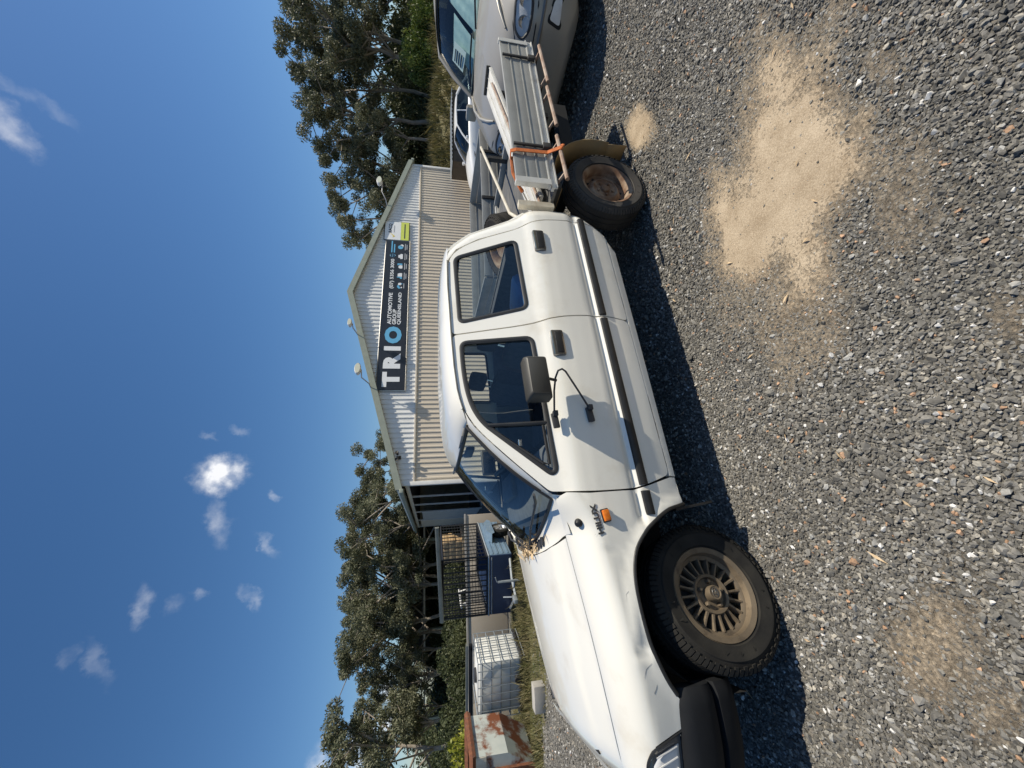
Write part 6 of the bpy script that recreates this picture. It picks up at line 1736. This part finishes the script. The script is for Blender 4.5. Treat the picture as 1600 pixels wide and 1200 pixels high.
def bush(v, loc, sx, sz, label, group=None, nm='bush'):
    t = thing(nm, label, 'bush', loc, loc[0] * 1.7, group); t.scale = (sx, sx, sz); linkdata('stem', SCRUB[v][0], t); linkdata('crown', SCRUB[v][1], t); return t
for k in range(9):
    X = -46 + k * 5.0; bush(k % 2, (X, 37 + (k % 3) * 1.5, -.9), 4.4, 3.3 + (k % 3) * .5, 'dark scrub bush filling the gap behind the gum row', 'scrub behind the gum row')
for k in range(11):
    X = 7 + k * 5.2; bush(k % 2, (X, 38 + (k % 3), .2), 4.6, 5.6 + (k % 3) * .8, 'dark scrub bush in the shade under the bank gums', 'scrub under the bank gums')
for k, (py, pxx, Y) in enumerate([(1130, 668, 19), (1085, 690, 21), (1040, 665, 22), (1185, 680, 18), (980, 672, 24), (910, 668, 24)]):
    p = depth(pxx + 16, py, Y); bush(k % 2, (p.x, p.y, -.9), 1.9, (p.z + .9), 'mid-green bush growing before the long open shed', 'bushes before the open shed')
bush(3, (-11.2, 11.4, ground_z(-11, 11.4)), 1.05, 2.0, 'bright yellow-green bush behind the rusty skip bin')
p = depth(622, 85, 28); bush(2, (p.x, p.y, .8), 1.9, p.z - .6, 'leafy mid-green bush on the bank in front of the gums')
p = depth(640, 20, 27); bush(2, (p.x, p.y, .8), 1.8, p.z - .6, 'broad green bush on the bank beside the SUV roof')
# grassy bank on the right
bv = []; bxs = [9 + i * 1.0 for i in range(80)]; bys = [20.5 + j * .6 for j in range(14)] + [30 + j * 6 for j in range(10)]
def bank_z(x, y):
    q = sstep(12.0, 16.5, x + .12 * (y - 22)) * sstep(21.5, 26.5, y + mnoise.noise(Vector((x * .3, 0, 1))) * .8)
    return -.95 + 2.35 * q + .25 * q * mnoise.noise(Vector((x * .35, y * .35, 2)))
mb = MB(); mb.grid(lambda x, y: (x, y, bank_z(x, y)), bxs, bys); bank = mb.build('grass_bank', pmat('bank_soil', (.10, .095, .035), .9, col2=(.17, .14, .07), vscale=.8, bump=.3, bscale=8), None, smooth=80); tag(bank, kind='structure')
def blades(name, label, spots, h_, w_, per, mat, rs):
    S = np.repeat(np.array(spots), per, axis=0); n_ = len(S); S = S + np.concatenate([rs.normal(0, .06 if h_ < .5 else .16, (n_, 2)), np.zeros((n_, 1))], 1)
    H_ = h_ * np.exp(rs.normal(0, .35, n_)); az = rs.random(n_) * 6.283; lean = rs.normal(0, .35, (n_, 2)) * H_[:, None]
    wx = np.stack([np.cos(az), np.sin(az), np.zeros(n_)], 1) * w_
    tip = S + np.concatenate([lean, H_[:, None]], 1); mid_ = S + np.concatenate([lean * .35, H_[:, None] * .55], 1)
    V = np.stack([S - wx, S + wx, mid_ + wx * .7, tip, mid_ - wx * .7], 1).reshape(-1, 3)
    me = bpy.data.meshes.new(name); me.vertices.add(len(V)); me.vertices.foreach_set('co', V.astype(np.float32).ravel()); me.loops.add(n_ * 5); me.loops.foreach_set('vertex_index', np.arange(n_ * 5, dtype=np.int32))
    me.polygons.add(n_); me.polygons.foreach_set('loop_start', np.arange(0, n_ * 5, 5, dtype=np.int32)); me.update(calc_edges=True); me.materials.append(MATS[mat])
    o = bpy.data.objects.new(name, me); COL.objects.link(o); return tag(o, label, 'grass', kind='stuff')
rs = np.random.default_rng(77)
sp = []
while len(sp) < 5200:
    x, y = rs.uniform(12, 52), rs.uniform(21, 31)
    if rs.random() < sstep(.0, 1.2, bank_z(x, y) + .6): sp.append((x, y, bank_z(x, y) - .05))
blades('bank_grass', 'long rank grass covering the bank', sp, .42, .022, 7, 'dry_grass', rs)
sp = []
while len(sp) < 3000:
    x, y = rs.uniform(-11, -1.2), rs.uniform(5.2, 11.2)
    g_ = grassy(x, y)
    if -6.0 < x < -4.1 and 9.4 < y < 11.6: continue
    if rs.random() < g_ * (.45 + .55 * (mnoise.noise(Vector((x * 1.1, y * 1.1, 5))) > -.05)): sp.append((x, y, ground_z(x, y) - .01))
blades('verge_weeds', 'short weeds and dry grass along the verge', sp, .060, .005, 8, 'weed_leaf', rs)
sp = [(-5.0 + rs.normal(0, .5), 8.6 + rs.normal(0, .45), 0) for k in range(160)] + [(-7.4 + rs.normal(0, .6), 6.35 + rs.normal(0, .15), 0) for k in range(150)] + [(-6.2 + rs.normal(0, .5), 7.75 + rs.normal(0, .12), 0) for k in range(120)]
sp = [(x, y, ground_z(x, y) - .01) for x, y, z in sp]
blades('tall_weeds', 'taller green weeds round the tank and trailer drawbar', sp, .15, .008, 7, 'weed_leaf', rs)
lv = []
rs2 = np.random.default_rng(5); mb = MB(); rr = random.Random(12)
for k in range(90):
    x, y = rr.uniform(-2.2, 4.0), rr.uniform(.8, 3.8)
    if abs(x) > 1.1 * y + .3: continue
    p = Vector((x, y, ground_z(x, y) + .012)); az = rr.random() * 6.283; d1 = Vector((math.cos(az), math.sin(az), rr.gauss(0, .15))); d2 = Vector((-math.sin(az), math.cos(az), rr.gauss(0, .3)))
    L0, W0 = rr.uniform(.012, .035), rr.uniform(.0025, .006)
    mb.add([p - d1 * L0, p + d2 * W0 + Vector((0, 0, .003)), p + d1 * L0, p - d2 * W0 + Vector((0, 0, .003))], [(0, 1, 2, 3)])
tag(mb.build('fallen_leaves', 'dry_leaf', None, fix=False), 'scattered dry gum leaves lying on the gravel', 'leaves', kind='stuff')
# long open shed far behind the gums
OS = thing('open_shed', 'long open-fronted shed with a white roof edge behind the gum trees', 'shed', (-18.5, 33, -.87), R(-2))
mb = MB(); mb.box((0, 3.5, 4.75), (19.5, 8, .12), (R(-3), 0, 0)); mb.build('roof', 'cladding_white', OS)
mb = MB(); mb.box((0, -.55, 4.62), (19.7, .12, .55)); mb.build('fascia', 'trim_white', OS)
for k in range(6):
    mb = MB(); mb.box((-9.5 + k * 3.8, -.4, 2.2), (.2, .2, 4.5)); mb.build('post', 'trim_green', OS)
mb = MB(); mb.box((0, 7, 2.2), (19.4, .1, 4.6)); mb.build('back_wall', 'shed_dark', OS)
mb = MB(); mb.box((0, -.3, 3.2), (19.4, .1, .14)); mb.build('front_rail', 'trim_white', OS)
# overhead cable
a = Vector((-9.4, 26.0, 2.6)); b_ = Vector((-34, 26.5, 4.6)); cpts = [a.lerp(b_, t / 20) - Vector((0, 0, 1.1 * 4 * (t / 20) * (1 - t / 20))) for t in range(21)]
mb = MB(); mb.tube(cpts, .018, 5); tag(mb.build('overhead_cable', 'dark_metal'), 'thin overhead cable sagging away from the shed corner', 'cable')
